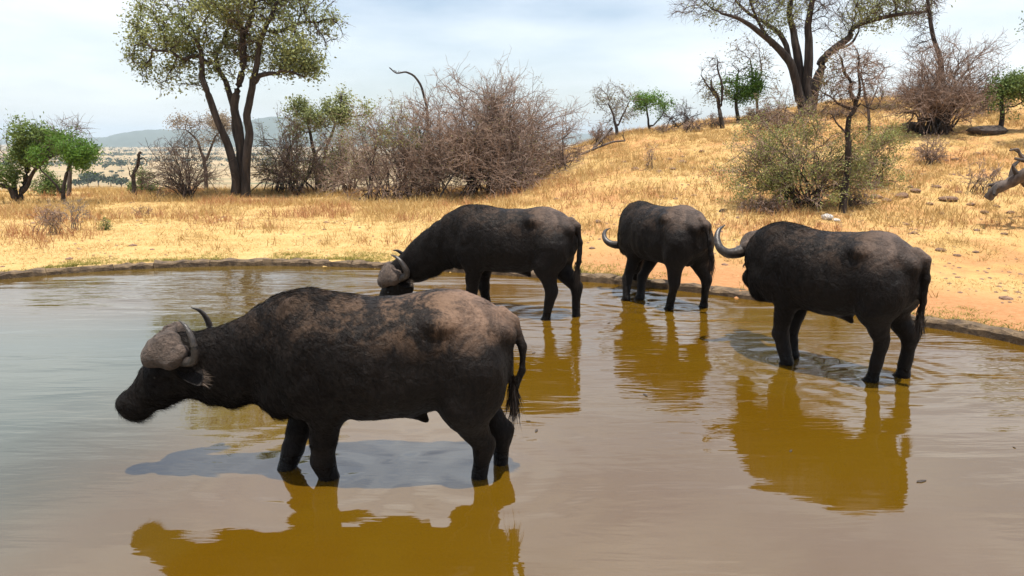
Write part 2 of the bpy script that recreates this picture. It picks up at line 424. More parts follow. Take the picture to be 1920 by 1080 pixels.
# water: one sheet reaching under the kerb
inner = POND * 1.0
nrm = unit(np.stack([np.roll(POND, -1, 0)[:, 1] - np.roll(POND, 1, 0)[:, 1], -(np.roll(POND, -1, 0)[:, 0] - np.roll(POND, 1, 0)[:, 0])], -1))
if pond_sd(*(POND[0] + nrm[0] * .1)) [0] < 0: nrm = -nrm          # outward
ring = POND + nrm * .06
Vw = np.concatenate([np.c_[ring, np.zeros(len(ring))], [[-3, 6, 0]]]); nW = len(ring)
Fw = np.stack([np.arange(nW), (np.arange(nW) + 1) % nW, np.full(nW, nW)], -1)
e1 = ring[1] - ring[0]
if (ring[0][0] + 3) * e1[1] - (ring[0][1] - 6) * e1[0] < 0: Fw = Fw[:, ::-1]
tag(mk('pond_water', Vw, Fw, M['water'], smooth=False), kind='structure')

# kerb: stones laid end to end round the pond
kerb = thing('pond_kerb', 'low weathered concrete kerb curving round the far edge of the muddy pond', 'kerb')
cl = np.concatenate([[0], np.cumsum(np.linalg.norm(np.diff(np.r_[POND, POND[:1]], axis=0), axis=1))]); LEN = cl[-1]
def on_edge(s):
    s = s % LEN; i = min(np.searchsorted(cl, s, 'right') - 1, len(POND) - 1); t = (s - cl[i]) / (cl[i + 1] - cl[i])
    return POND[i] * (1 - t) + POND[(i + 1) % len(POND)] * t, unit(nrm[i] * (1 - t) + nrm[(i + 1) % len(POND)] * t)
s = 0.0; kr = random.Random(3)
while s < LEN - .2:
    L = min(kr.uniform(.55, 1.05), LEN - s); gap = .003
    S_ = np.linspace(s + gap, s + L - gap, 7); top = .10 + kr.uniform(-.022, .014); off = kr.uniform(-.012, .012)
    prof = [(0, -.14), (.0, top - .03), (.03, top), (.19, top + .006), (.22, top - .03), (.22, -.14)]
    V = []
    for q in S_:
        p, nn = on_edge(q)
        for k, (o_, z_) in enumerate(prof):
            j = .022 if 0 < k < 5 else .006
            V.append((p[0] + nn[0] * (o_ + off + kr.uniform(-j, j) * .7), p[1] + nn[1] * (o_ + off + kr.uniform(-j, j) * .7), z_ + kr.uniform(-j, j)))
    m6 = len(prof); id_ = np.arange(7 * m6).reshape(7, m6)
    Qk = np.stack([id_[:-1, :-1], id_[:-1, 1:], id_[1:, 1:], id_[1:, :-1]], -1).reshape(-1, 4)
    me = bpy.data.meshes.new('kerb_stone')
    me.from_pydata([tuple(v) for v in V], [], [tuple(map(int, f)) for f in Qk] + [tuple(range(m6 - 1, -1, -1)), tuple(int(x) for x in id_[-1])])
    me.materials.append(M['kerb']); me.update()
    obj('kerb_stone', me, kerb)
    s += L

# far hills
def hill_ridge(name, Y, prof, depth, seed):
    xs = np.linspace(prof[0][0], prof[-1][0], 160); tops = np.interp(xs, [p[0] for p in prof], [p[1] for p in prof])
    tops = np.convolve(np.pad(tops, 6, 'edge'), np.ones(13) / 13, 'valid')
    P = np.array([at(a, b, Y) for a, b in zip(xs, tops)])
    v = np.linspace(0, 1, 24); V = []
    for j, t in enumerate(v):
        prf = math.sin(PI * t) ** 1.2
        z = -36 - 1 + (P[:, 2] + 37 + 3.5 * vnoise(xs * .12, t * 9 + 0 * xs, seed)) * prf
        V.append(np.stack([P[:, 0] * (1 + (t - .5) * depth / Y), np.full(len(xs), Y + (t - .5) * depth), z], -1))
    V = np.array(V); id_ = np.arange(24 * 160).reshape(24, 160)
    Qh = np.stack([id_[:-1, :-1], id_[:-1, 1:], id_[1:, 1:], id_[1:, :-1]], -1).reshape(-1, 4)
    tag(mk(name, V.reshape(-1, 3), Qh, M['hills']), kind='structure')
hill_ridge('hills', 5200, [(60, 270), (150, 266), (180, 262), (215, 252), (250, 245), (275, 242), (310, 243), (345, 244), (400, 240), (440, 232), (480, 222), (520, 217), (570, 219), (620, 225), (700, 240), (800, 252), (950, 268)], 2400, 1)
hill_ridge('hills', 6800, [(-300, 268), (0, 262), (300, 255), (700, 250), (900, 247), (1080, 250), (1180, 254), (1400, 260), (1800, 262), (2300, 268)], 1600, 2)

# ------------------------------------------------------------------ buffalo: smooth-blended volume turned into one skin
def smin(a, b, k):
    h = np.clip(.5 + .5 * (b - a) / k, 0, 1); return b * (1 - h) + a * h - k * h * (1 - h)
class Field:
    def __init__(s, lo, hi, h):
        s.lo = np.array(lo, float); s.h = h; s.n = np.ceil((np.array(hi) - s.lo) / h).astype(int) + 1
        s.ax = [s.lo[i] + h * np.arange(s.n[i]) for i in range(3)]; s.F = np.full(s.n, .5, np.float32)
    def box(s, lo, hi):
        sl = []
        for i in range(3):
            a = max(0, int((lo[i] - s.lo[i]) / s.h)); b = min(s.n[i], int((hi[i] - s.lo[i]) / s.h) + 2); sl.append(slice(a, max(b, a)))
        X, Y, Z = np.meshgrid(*[s.ax[i][sl[i]] for i in range(3)], indexing='ij', sparse=True)
        return tuple(sl), X, Y, Z
    def put(s, sl, d, k, sub=False):
        if sub: s.F[sl] = -smin(-s.F[sl], d, k)
        else: s.F[sl] = smin(s.F[sl], d, k)
    def cap(s, a, b, ra, rb, k=.05, lat=None, fl=1.0):
        """tapered capsule; with lat, the section is fl times as wide along lat"""
        a = np.array(a, float); b = np.array(b, float); r = max(ra, rb) * max(fl, 1) + k + .03
        sl, X, Y, Z = s.box(np.minimum(a, b) - r, np.maximum(a, b) + r); ab = b - a
        t = np.clip(((X - a[0]) * ab[0] + (Y - a[1]) * ab[1] + (Z - a[2]) * ab[2]) / max(ab @ ab, 1e-9), 0, 1)
        dx, dy, dz = X - a[0] - t * ab[0], Y - a[1] - t * ab[1], Z - a[2] - t * ab[2]; rr = ra + (rb - ra) * t
        q = dx * dx + dy * dy + dz * dz
        if lat is None: d = np.sqrt(q) - rr
        else:
            u = dx * lat[0] + dy * lat[1] + dz * lat[2]
            d = (np.sqrt(np.maximum(q - u * u, 0) + (u / fl) ** 2) - rr) * min(1, fl)
        s.put(sl, d, k)
    def ell(s, c, r, k=.05, rot=None, sub=False):
        m = max(r) + k + .03; c = np.array(c, float); sl, X, Y, Z = s.box(c - m, c + m); p = [X - c[0], Y - c[1], Z - c[2]]
        if rot is not None: p = [rot[0][i] * p[0] + rot[1][i] * p[1] + rot[2][i] * p[2] for i in range(3)]
        q = np.sqrt((p[0] / r[0]) ** 2 + (p[1] / r[1]) ** 2 + (p[2] / r[2]) ** 2); g = np.sqrt((p[0] / r[0] ** 2) ** 2 + (p[1] / r[1] ** 2) ** 2 + (p[2] / r[2] ** 2) ** 2)
        s.put(sl, q * (q - 1) / np.maximum(g, 1e-6), k, sub)
    def loft(s, secs, n=2.2):
        S = np.array(secs, float); xf = np.linspace(S[0, 0], S[-1, 0], 200); ker = np.hanning(17); ker /= ker.sum()
        cols = [np.convolve(np.pad(np.interp(xf, S[:, 0], S[:, i]), 8, 'edge'), ker, 'valid') for i in (1, 2, 3)]
        sl, X, Y, Z = s.box((S[0, 0] - .15, -.7, S[:, 2].min() - .15), (S[-1, 0] + .15, .7, S[:, 1].max() + .15))
        xc = np.clip(X, S[0, 0], S[-1, 0]); zt, zb, wd = [np.interp(xc, xf, c) for c in cols]
        c = zb + (zt - zb) * .46; hh = np.where(Z > c, zt - c, c - zb)
        rho = ((np.abs(Y) / wd) ** n + (np.abs(Z - c) / hh) ** n) ** (1 / n); d = (rho - 1) * np.minimum(wd, hh)
        ex = np.abs(X - xc); d = np.where(ex > 0, np.sqrt(np.maximum(d, 0) ** 2 + ex ** 2) + np.minimum(d, 0) * 0, d)
        s.put(sl, d, .04)
    def mesh(s, smooth=2):
        f = s.F; neg = f < 0
        cnt = np.zeros(np.array(f.shape) - 1, np.int8); off = [(i, j, k) for i in (0, 1) for j in (0, 1) for k in (0, 1)]
        for o in off: cnt += neg[o[0]:f.shape[0] - 1 + o[0], o[1]:f.shape[1] - 1 + o[1], o[2]:f.shape[2] - 1 + o[2]]
        I, J, K = np.nonzero((cnt > 0) & (cnt < 8)); idx = np.full(cnt.shape, -1, np.int64); idx[I, J, K] = np.arange(len(I))
        val = {o: f[I + o[0], J + o[1], K + o[2]] for o in off}; acc = np.zeros((len(I), 3)); num = np.zeros(len(I))
        for o in off:
            for a in range(3):
                if o[a]: continue
                o2 = tuple(v + (i == a) for i, v in enumerate(o)); f0, f1 = val[o], val[o2]; m = (f0 < 0) != (f1 < 0)
                t = np.where(m, f0 / np.where(m, f0 - f1, 1), 0); p = np.tile(np.array(o, float), (len(I), 1)); p[:, a] += t
                acc[m] += p[m]; num[m] += 1
        V = s.lo + s.h * (np.stack([I, J, K], -1) + acc / num[:, None]); quads = []
        for a in range(3):
            b, c = (a + 1) % 3, (a + 2) % 3; sl0 = [slice(1, -1)] * 3; sl1 = [slice(1, -1)] * 3; sl0[a] = slice(0, -1); sl1[a] = slice(1, None)
            A = neg[tuple(sl0)]; B = neg[tuple(sl1)]; E = np.argwhere(A != B); fl = A[tuple(E.T)]
            base = E + 1; base[:, a] = E[:, a]
            def cell(db, dc):
                q = base.copy(); q[:, b] += db; q[:, c] += dc; return idx[q[:, 0], q[:, 1], q[:, 2]]
            q = np.stack([cell(-1, -1), cell(0, -1), cell(0, 0), cell(-1, 0)], -1); q[~fl] = q[~fl][:, ::-1]; quads.append(q)
        Fq = np.concatenate(quads); Fq = Fq[(Fq >= 0).all(1)]
        E = np.concatenate([Fq[:, [0, 1]], Fq[:, [1, 2]], Fq[:, [2, 3]], Fq[:, [3, 0]]]); deg = np.bincount(E.ravel(), minlength=len(V))[:, None]
        for lam in [.5, -.52] * smooth:
            A_ = np.zeros_like(V)
            for i in range(3): A_[:, i] = np.bincount(E[:, 0], V[E[:, 1], i], len(V)) + np.bincount(E[:, 1], V[E[:, 0], i], len(V))
            V = V + lam * (A_ / np.maximum(deg, 1) - V)
        return V, Fq

def strands(P, D, Ln, Wd, bend=None, segs=1):
    """thin tapering hairs, one triangle (or a bent strip) each"""
    N = len(P); side = unit(np.cross(D, R0.normal(size=(N, 3)))) * Wd[:, None]
    if segs == 1:
        V = np.stack([P - side, P + side, P + D * Ln[:, None]], 1).reshape(-1, 3)
        return V, np.arange(N * 3).reshape(N, 3)
    b = bend if bend is not None else np.zeros((N, 3)); mid = P + D * (Ln * .5)[:, None] + b * .3; tip = P + D * Ln[:, None] + b
    V = np.stack([P - side, P + side, mid - side * .75, mid + side * .75, tip], 1).reshape(-1, 3); o = (np.arange(N) * 5)[:, None]
    return V, np.concatenate([o + [0, 1, 3], o + [0, 3, 2], o + [2, 3, 4]])

def sweep_horn(pts, rad, n=14):
    P = catmull(pts, 7); rr = np.interp(np.linspace(0, len(rad) - 1, len(P)), range(len(rad)), rad)
    return tubes(P[None], rr[None], n)

BODY_SECS = [(-.80, 1.36, 1.02, .13), (-.74, 1.44, .92, .20), (-.62, 1.53, .84, .28), (-.45, 1.60, .80, .335), (-.3, 1.605, .78, .345), (-.1, 1.565, .725, .38), (.1, 1.55, .715, .40),
             (.3, 1.565, .72, .39), (.46, 1.58, .73, .35), (.58, 1.585, .735, .315), (.70, 1.565, .73, .29), (.82, 1.53, .76, .23), (.92, 1.46, .84, .16)]

def buffalo(label, loc, heading, scale, feet, neck, head_pitch, head_yaw, tail, horn, seed, coat_n, head_roll=0.0, belly=0.0, boss_s=1.0, horn_r=1.0, hs=1.0, hr=1.0):
    """feet: {'fl','fr','hl','hr'} local (x,y) of each hoof; neck: local points from shoulder to poll; built facing +x"""
    rg = np.random.default_rng(seed)
    root = thing('buffalo', label, 'buffalo', loc, heading, 'buffaloes wading in the pond', scale)
    neck = [np.array(q, float) for q in neck]; poll = neck[-1]
    Rm = (Matrix.Rotation(head_yaw, 3, 'Z') @ Matrix.Rotation(head_pitch, 3, 'Y') @ Matrix.Rotation(head_roll, 3, 'X')); Rn = np.array(Rm)
    hp = lambda x, y, z: poll + Rn @ np.array([x, y, z]) * hs
    lat = Rn[:, 1]
    nose = hp(.72, 0, -.1)
    lo = np.array([-1.12, -.62, -.03]); hi = np.array([max(1.1, nose[0] + .25), .62, 1.78])
    lo[1] = min(lo[1], nose[1] - .3); hi[1] = max(hi[1], nose[1] + .3); lo[2] = min(lo[2], nose[2] - .25)
    Fd = Field(lo, hi, .0175)
    secs = [(a, b, c - belly * math.exp(-((a - .05) / .35) ** 2), d) for a, b, c, d in BODY_SECS]
    Fd.loft(secs)
    for sg in (1, -1):
        Fd.ell((.56, sg * .225, 1.10), (.17, .125, .34), .065, np.array(Matrix.Rotation(-.25, 3, 'Y')))          # shoulder
        Fd.ell((-.53, sg * .195, 1.08), (.22, .175, .32), .07, np.array(Matrix.Rotation(.25, 3, 'Y')))         # thigh
        Fd.ell((-.31, sg * .27, 1.43), (.085, .06, .055), .07); Fd.cap((.66, sg * .13, 1.52), (.60, sg * .29, 1.15), .05, .06, .06); Fd.cap((-.31, sg * .26, 1.42), (-.72, sg * .13, 1.34), .05, .05, .06)                                                  # hook bone
        Fd.ell((-.74, sg * .12, 1.32), (.07, .06, .07), .07)                                                   # pin bone
        Fd.ell((-.20, sg * .475, 1.27), (.17, .075, .20), .12, np.array(Matrix.Rotation(.5, 3, 'Y')), True)                                        # hollow flank
        Fd.ell((.80, sg * .12, .93), (.12, .10, .18), .08)                                                     # brisket
        f = np.array(feet['fl' if sg > 0 else 'fr'] + (0,), float); h_ = np.array(feet['hl' if sg > 0 else 'hr'] + (0,), float)
        sh, el = np.array([.56, sg * .19, 1.0]), np.array([.53, sg * .19, .80])
        kn = el * .42 + f * .58 + np.array([.035, 0, 0]); kn[2] = .43; fe = f + np.array([-.015, 0, .13]) + (kn - f) * [.12, .12, 0]
        el[0] += (f[0] - .6) * .45; Fd.cap(sh, el, .15, .115, .07); Fd.cap(el, kn, .112, .076, .05); Fd.cap(kn, kn + (fe - kn) * .12, .080, .070, .03); Fd.ell((.43, sg * .22, .96), (.13, .10, .17), .07)
        Fd.cap(kn, fe, .072, .060, .03); Fd.cap(fe, f + [.03, 0, .06], .068, .068, .03); Fd.cap(f + [.03, 0, .06], f + [.045, 0, .02], .072, .082, .015)
        hi_, st = np.array([-.52, sg * .16, 1.10]), np.array([-.47, sg * .20, .86])
        hk = st * .25 + h_ * .75 + np.array([-.085, 0, 0]); hk[2] = .53; fe = h_ + np.array([-.01, 0, .13]) + (hk - h_) * [.15, .15, 0]
        Fd.cap(hi_, st, .20, .15, .08); Fd.cap(st, hk, .148, .076, .07); Fd.cap(hk + [-.03, 0, .03], hk + [0, 0, -.05], .058, .066, .03)
        Fd.cap(hk, fe, .066, .055, .03); Fd.cap(fe, h_ + [.03, 0, .06], .062, .064, .03); Fd.cap(h_ + [.03, 0, .06], h_ + [.045, 0, .02], .068, .078, .015)
    Fd.ell((.55, 0, 1.465), (.26, .085, .115), .07)                                                             # hump
    Fd.cap((-.10, 0, .755 - belly), (-.19, 0, .675 - belly), .06, .02, .07)                                     # sheath
    Fd.ell((-.52, 0, .84), (.08, .07, .10), .05)
    # neck
    wds = [.20, .17, .135, .125]; hts = [.34, .305, .25, .13]
    P = catmull(neck, 5); tt = np.linspace(0, 3, len(P)); lt0 = np.array([0, 1., 0])
    for i in range(len(P) - 1):
        h0, h1 = np.interp(tt[i], range(4), hts), np.interp(tt[i + 1], range(4), hts); w0 = np.interp(tt[i], range(4), wds)
        u = tt[i] / 3; lt = unit(lt0 * (1 - u) + lat * u); Fd.cap(P[i], P[i + 1], h0, h1, .07 if i < 3 else .022, lt, w0 / h0)
    # head
    Fd.cap(hp(-.0, 0, -.09), hp(.22, 0, -.09), .135 * hr, .135 * hr, .05, lat, .88)
    Fd.cap(hp(.06, 0, -.23), hp(.36, 0, -.20), .13 * hr, .095 * hr, .06, lat, .62)
    Fd.cap(hp(.2, 0, -.08), hp(.50, 0, -.105), .135 * hr, .112 * hr, .05, lat, .78)
    Fd.ell(hp(.565, 0, -.10), (.092 * hr, .105 * hr, .108 * hr), .05, Rn)
    Fd.ell(hp(.54, 0, -.20), (.075, .065, .045), .035, Rn)
    for sg in (1, -1):
        Fd.ell(hp(.17, sg * .105, -.035), (.06, .035, .045), .03, Rn)
        Fd.ell(hp(.27, sg * .075, -.15), (.12, .04, .08), .05, Rn)
        Fd.ell(hp(.635, sg * .055, -.06), (.022, .022, .016), .012, Rn, sub=True)
    # tail
    for i in range(len(tail) - 1):
        r0 = .042 - .02 * i / max(len(tail) - 1, 1); Fd.cap(tail[i], tail[i + 1], r0, r0 - .004, .03)
    V, Fq = Fd.mesh(2)
    nv = np.zeros_like(V); fn = np.cross(V[Fq[:, 2]] - V[Fq[:, 0]], V[Fq[:, 3]] - V[Fq[:, 1]])
    for i in range(4):
        for a in range(3): nv[:, a] += np.bincount(Fq[:, i], fn[:, a], len(V))
    nv = unit(nv); x_, y_, z_ = V.T
    wr = vnoise(x_ * 3 + y_, z_ * 3, seed) * 1.2
    fold = .006 * np.sin(30 * (x_ + .25 * (z_ - 1)) + 3 * wr) * sstep(.78, .95, x_) * sstep(poll[0] - .1, poll[0] - .3, x_)
    ribs = .0045 * np.sin(44 * (x_ + .18 * (1.2 - z_))) * sstep(-.15, 0, x_) * sstep(.45, .3, x_) * sstep(1.5, 1.35, z_) * sstep(.8, .95, z_)
    lump = .012 * vnoise(x_ * 5 + seed, z_ * 5 + y_ * 4, seed + 1) + .004 * vnoise(x_ * 12, z_ * 12 + y_ * 9, seed + 2)
    V = V + nv * (fold + ribs + lump)[:, None]
    body = mk('body', V, Fq, M['hide' if seed == 1 else 'hide_grey'], root)
    # horn boss: two swollen plates meeting on the forehead
    B = Field(np.array([-.28, -.36, -.24]), np.array([.34, .36, .26]), .0135)
    for sg in (1, -1):
        B.cap((.08, sg * .03, .07), (.05, sg * .15, .045), .078, .084, .03, np.array([1., 0, 0]), 2.1)
        B.cap((.05, sg * .15, .045), (.0, sg * .215, -.07), .088, .075, .05, np.array([1., 0, 0]), 1.65)
    for _ in range(95):
        q = rg.uniform(-1, 1, 3) * [.14, .17, .0] + [.05, 0, .122]; q[2] -= 1.6 * q[1] ** 2 + 1.5 * (q[0] - .05) ** 2; B.ell(q, tuple(rg.uniform(.018, .034, 3)), .03)
    B.ell((.06, 0, .175), (.2, .02, .03), .03, sub=True)
    for _ in range(48):
        q = rg.uniform(-1, 1, 3) * [.13, .2, 0] + [.05, 0, .165]; q[2] -= .018 + 1.9 * q[1] ** 2 + 1.5 * (q[0] - .05) ** 2; B.ell(q, tuple(rg.uniform(.008, .024, 3)), .008, sub=True)
    Vb, Fb = B.mesh(1); mk('horn_boss', poll + (Vb * boss_s + [-.05, 0, .03]) @ Rn.T, Fb, M['boss'], root)
    for sg in (1, -1):
        Vh, Fh = sweep_horn([hp(a, sg * b, c) for a, b, c in horn], [q_ * horn_r for q_ in (.078, .066, .056, .047, .038, .026, .005)]); mk('horn', Vh, Fh, M['horn'], root)
        th, ph = np.meshgrid(np.linspace(0, 2 * PI, 13)[:-1], np.linspace(.05, PI - .05, 9)); sp = np.stack([np.sin(ph) * np.cos(th), np.sin(ph) * np.sin(th), np.cos(ph)], -1).reshape(-1, 3)
        id_ = np.arange(9 * 12).reshape(9, 12); Qs = np.stack([id_[:-1], np.roll(id_[:-1], -1, 1), np.roll(id_[1:], -1, 1), id_[1:]], -1).reshape(-1, 4)
        mk('eye', hp(.2, sg * .128, -.05) + sp * .021, Qs, M['eye'], root)
        # ear: a drooping leaf-shaped shell with a fringe
        u = np.linspace(0, 1, 9); v = np.linspace(-1, 1, 7); c0 = hp(-.02, sg * .12, -.11); dr = unit(Rn @ np.array([-.35, sg * .75, -.55])); up = unit(Rn @ np.array([.7, 0, .25])); nn_ = np.cross(dr, up)
        wv = .075 * np.sin(PI * np.clip(u * .93 + .05, 0, 1)) ** .7
        E = np.array([[c0 + dr * .23 * a - np.array([0, 0, .07]) * a * a + up * wv[i] * b + nn_ * .035 * (1 - b * b) * (1 - a) for b in v] for i, a in enumerate(u)])
        back = E + nn_ * .012; id_ = np.arange(63).reshape(9, 7); Qe = np.stack([id_[:-1, :-1], id_[:-1, 1:], id_[1:, 1:], id_[1:, :-1]], -1).reshape(-1, 4)
        ear = mk('ear', np.concatenate([E.reshape(-1, 3), back.reshape(-1, 3)]), np.concatenate([Qe, Qe[:, ::-1] + 63]), M['hide'], root)
        rim = E[2:, 0]; k = rg.integers(0, len(rim) - 1, 160); tq = rg.random((160, 1)); pp = rim[k] * (1 - tq) + rim[k + 1] * tq
        Vf, Ff = strands(pp, unit(np.tile(-up, (160, 1)) + np.array([0, 0, -.7]) + rg.normal(size=(160, 3)) * .25), rg.uniform(.03, .08, 160), np.full(160, .0022))
        mk('hair', Vf, Ff, M['pale_hair'], ear, False, np.repeat(rg.random(160), 3))
    # tail tuft
    n = 420; tp = np.array(tail[-1], float); pp = tp + rg.normal(size=(n, 3)) * .012 + np.array([0, 0, 1.]) * rg.uniform(-.0, .14, (n, 1))
    Vt, Ft = strands(pp, unit(np.array([0, 0, -1.]) + rg.normal(size=(n, 3)) * .085), rg.uniform(.10, .27, n), rg.uniform(.002, .005, n), rg.normal(size=(n, 3)) * .02, 2)
    mk('tail_tuft', Vt, Ft, M['fringe'], root, False, np.repeat(rg.random(n), 5))
    # hair: short coat lying back along the body, longer on the spine, throat and chin
    fc = V[Fq]; cen = fc.mean(1); nn = np.cross(fc[:, 2] - fc[:, 0], fc[:, 3] - fc[:, 1]); ar = np.linalg.norm(nn, axis=1); nn = unit(nn)
    wt = ar * (cen[:, 2] > .55) * (.12 + 2.2 * sstep(-.1, .9, cen[:, 0]))
    if poll[2] < 1: wt *= np.where((cen[:, 0] > poll[0] + .1), .2, 1)
    i = rg.choice(len(cen), coat_n, p=wt / wt.sum()); r1 = rg.random((coat_n, 1)); r2 = rg.random((coat_n, 1)); q = fc[i]
    P0 = (q[:, 0] * (1 - r1) + q[:, 1] * r1) * (1 - r2) + (q[:, 3] * (1 - r1) + q[:, 2] * r1) * r2
    D = np.array([-.75, 0, -.65]) + rg.normal(size=(coat_n, 3)) * .28; D = D - nn[i] * (D * nn[i]).sum(1, keepdims=True); D = unit(unit(D) + nn[i] * rg.uniform(.03, .20, (coat_n, 1)))
    longer = 1 + 1.1 * ((nn[i][:, 2] < -.35) & (P0[:, 0] > .75)) + .6 * ((nn[i][:, 2] > .8) & (P0[:, 0] > .3))
    Vc, Fc = strands(P0, D, rg.uniform(.022, .05, coat_n) * longer, rg.uniform(.0006, .0012, coat_n))
    mk('coat', Vc, Fc, M['coat'], root, False, np.repeat(rg.random(coat_n) ** 2, 3))
    return root

def local_feet(loc, hd, sc_, W):
    c, s_ = math.cos(hd), math.sin(hd); o = {}
    for k, (x, y) in W.items():
        dx, dy = x - loc[0], y - loc[1]; o[k] = ((c * dx + s_ * dy) / sc_, (-s_ * dx + c * dy) / sc_)
    return o
HORN = [(-.01, .20, -.02), (-.05, .33, -.10), (-.09, .45, -.13), (-.12, .54, -.08), (-.14, .565, .04), (-.15, .53, .15), (-.15, .45, .22)]
rad = math.radians
HORN_NARROW = [(-.04, .17, -.07), (-.13, .27, -.14), (-.20, .315, -.14), (-.26, .335, -.08), (-.305, .32, .0), (-.325, .285, .085), (-.31, .235, .155)]
# 1: nearest, in profile, head forward
buffalo('nearest and largest buffalo, side on, with mud caked on its broad horn boss', (-.79, 4.90, -.30), rad(180), 1.0,
        {'fl': (.44, .09), 'fr': (.90, .03), 'hl': (-.52, .10), 'hr': (-.69, -.10)},
        [(.62, 0, 1.20), (.97, 0, 1.11), (1.25, 0, 1.065), (1.545, 0, 1.17)], rad(42), rad(12),
        [(-.72, 0, 1.46), (-.80, .03, 1.40), (-.865, .05, 1.22), (-.86, .05, 1.05), (-.80, .06, .88)], HORN_NARROW, 1, 42000, boss_s=.86, horn_r=.52, hs=.82, hr=.95)
# 2: middle, drinking
b2 = ((.06, 9.75, -.15), rad(160), 1.0)
buffalo('drinking buffalo with its neck stretched down and muzzle in the water', b2[0], b2[1], b2[2],
        local_feet(*b2, {'fl': (-.52, 9.95), 'fr': (-.36, 10.3), 'hl': (.42, 9.38), 'hr': (.84, 9.58)}),
        [(.66, 0, 1.18), (1.10, .02, 1.0), (1.46, .06, .75), (1.83, .1, .55)], rad(62), rad(26),
        [(-.74, 0, 1.44), (-.83, 0, 1.36), (-.87, .0, 1.15), (-.86, 0, .9), (-.84, 0, .75)], HORN_NARROW, 2, 26000, horn_r=.8)
# 3: far one by the kerb, from behind
b3 = ((2.16, 10.38, -.10), rad(119), .95)
buffalo('farthest and smallest looking buffalo, hindquarters turned, beside the kerb', b3[0], b3[1], b3[2],
        local_feet(*b3, {'fl': (1.66, 10.55), 'fr': (1.86, 10.62), 'hl': (2.16, 9.98), 'hr': (2.68, 10.12)}),
        [(.62, 0, 1.18), (.84, -.08, 1.0), (.98, -.2, .88), (1.05, -.34, .86)], rad(60), rad(-28),
        [(-.74, 0, 1.45), (-.83, 0, 1.36), (-.885, -.03, 1.15), (-.90, -.06, .95), (-.90, -.08, .85)], HORN, 3, 20000)
# 4: on the hill side of the pond
b4 = ((3.24, 7.24, -.10), rad(131), .965)
buffalo('stout buffalo seen from behind its flank, one long curled horn showing', b4[0], b4[1], b4[2],
        local_feet(*b4, {'fl': (2.87, 7.42), 'fr': (3.02, 7.66), 'hl': (3.48, 6.88), 'hr': (3.86, 7.02)}),
        [(.62, 0, 1.22), (.84, -.10, 1.18), (1.02, -.27, 1.19), (1.12, -.44, 1.24)], rad(40), rad(-42),
        [(-.73, 0, 1.45), (-.82, 0, 1.38), (-.845, 0, 1.2), (-.835, -.02, .98), (-.82, -.03, .80)], HORN, 4, 36000, belly=.02)
# ------------------------------------------------------------------ trees and bushes
def colonize(paths, attr, step, infl, kill, iters, seed, wig=.25, grav=0.0):
    """grow limbs from the given stems towards a cloud of points; returns nodes and parents"""
    rg = np.random.default_rng(seed); N = []; par = []
    for path, parent in paths:
        last = parent
        for q in path:
            N.append(np.array(q, float)); par.append(last if last is not None else -1); last = len(N) - 1
    A = np.array(attr); alive = np.ones(len(A), bool)
    for it in range(iters):
        kd = KDTree(len(N))
        for i, q in enumerate(N): kd.insert(q, i)
        kd.balance(); pull = {}
        for j in np.nonzero(alive)[0]:
            co, i, d = kd.find(A[j])
            if d < kill: alive[j] = False
            elif d < infl:
                v = (A[j] - N[i]) / d; pull.setdefault(i, []).append(v)
        if not pull: break
        for i, vs in pull.items():
            v = np.mean(vs, 0); v = v / max(np.linalg.norm(v), 1e-6) + rg.normal(size=3) * wig + np.array([0, 0, grav])
            v /= np.linalg.norm(v); q = N[i] + v * step
            if par[i] >= 0 and np.linalg.norm(q - N[i]) < 1e-6: continue
            N.append(q); par.append(i)
    return np.array(N), np.array(par)

def limbs(N, par, tip, expo, rmax=None, n=5, fixed=None):
    """pipe-model radii and one tapered tube per segment"""
    C = np.zeros(len(N)); kids = np.zeros(len(N), int); main = np.full(len(N), -1)
    for i in range(len(N) - 1, -1, -1):
        if C[i] == 0: C[i] = tip ** expo
        p = par[i]
        if p >= 0:
            C[p] += C[i]; kids[p] += 1
            if main[p] < 0 or C[i] > C[main[p]]: main[p] = i
    r = C ** (1 / expo)
    if rmax: r = np.minimum(r, rmax)
    if fixed is not None:
        k = len(fixed); r[:k] = np.maximum(fixed, 0)
    seg = np.nonzero(par >= 0)[0]; p = par[seg]; D = unit(N[seg] - N[p]); dirs = np.zeros_like(N); dirs[seg] = D; dirs[par < 0] = [0, 0, 1]
    ism = main[p] == seg; r0 = np.where(ism, r[p], np.minimum(r[seg] * 1.15, r[p])); d0 = np.where(ism[:, None], dirs[p], D)
    def ring(P, D, rr):
        ref = np.where(np.abs(D[:, 2:3]) > .95, np.array([1., 0, 0]), np.array([.13, .21, 1.])); A = unit(np.cross(D, ref)); B = np.cross(D, A); th = np.arange(n) * 2 * PI / n
        return P[:, None] + rr[:, None, None] * (A[:, None] * np.cos(th)[:, None] + B[:, None] * np.sin(th)[:, None])
    V = np.concatenate([ring(N[p], d0, r0), ring(N[seg], D, r[seg])], 1).reshape(-1, 3); o = (np.arange(len(seg)) * 2 * n)[:, None, None]; k = np.arange(n)
    Qd = np.stack([k, (k + 1) % n, n + (k + 1) % n, n + k], -1)[None] + o
    return V, Qd.reshape(-1, 4), r, kids

def leaves(P, size, rg, flat=0.0, jit=.1, aspect=.5):
    """leaf-sized diamonds scattered about the points P"""
    n = len(P); P = P + rg.normal(size=(n, 3)) * jit; d = unit(rg.normal(size=(n, 3)) * [1, 1, 1 - flat * .8]); s_ = unit(np.cross(d, rg.normal(size=(n, 3)))) ; L = size * rg.uniform(.6, 1.3, (n, 1))
    V = np.stack([P, P + d * L * .5 + s_ * L * aspect * .5, P + d * L, P + d * L * .5 - s_ * L * aspect * .5], 1).reshape(-1, 3)
    return V, np.arange(n * 4).reshape(n, 4), np.repeat(rg.random(n), 4)

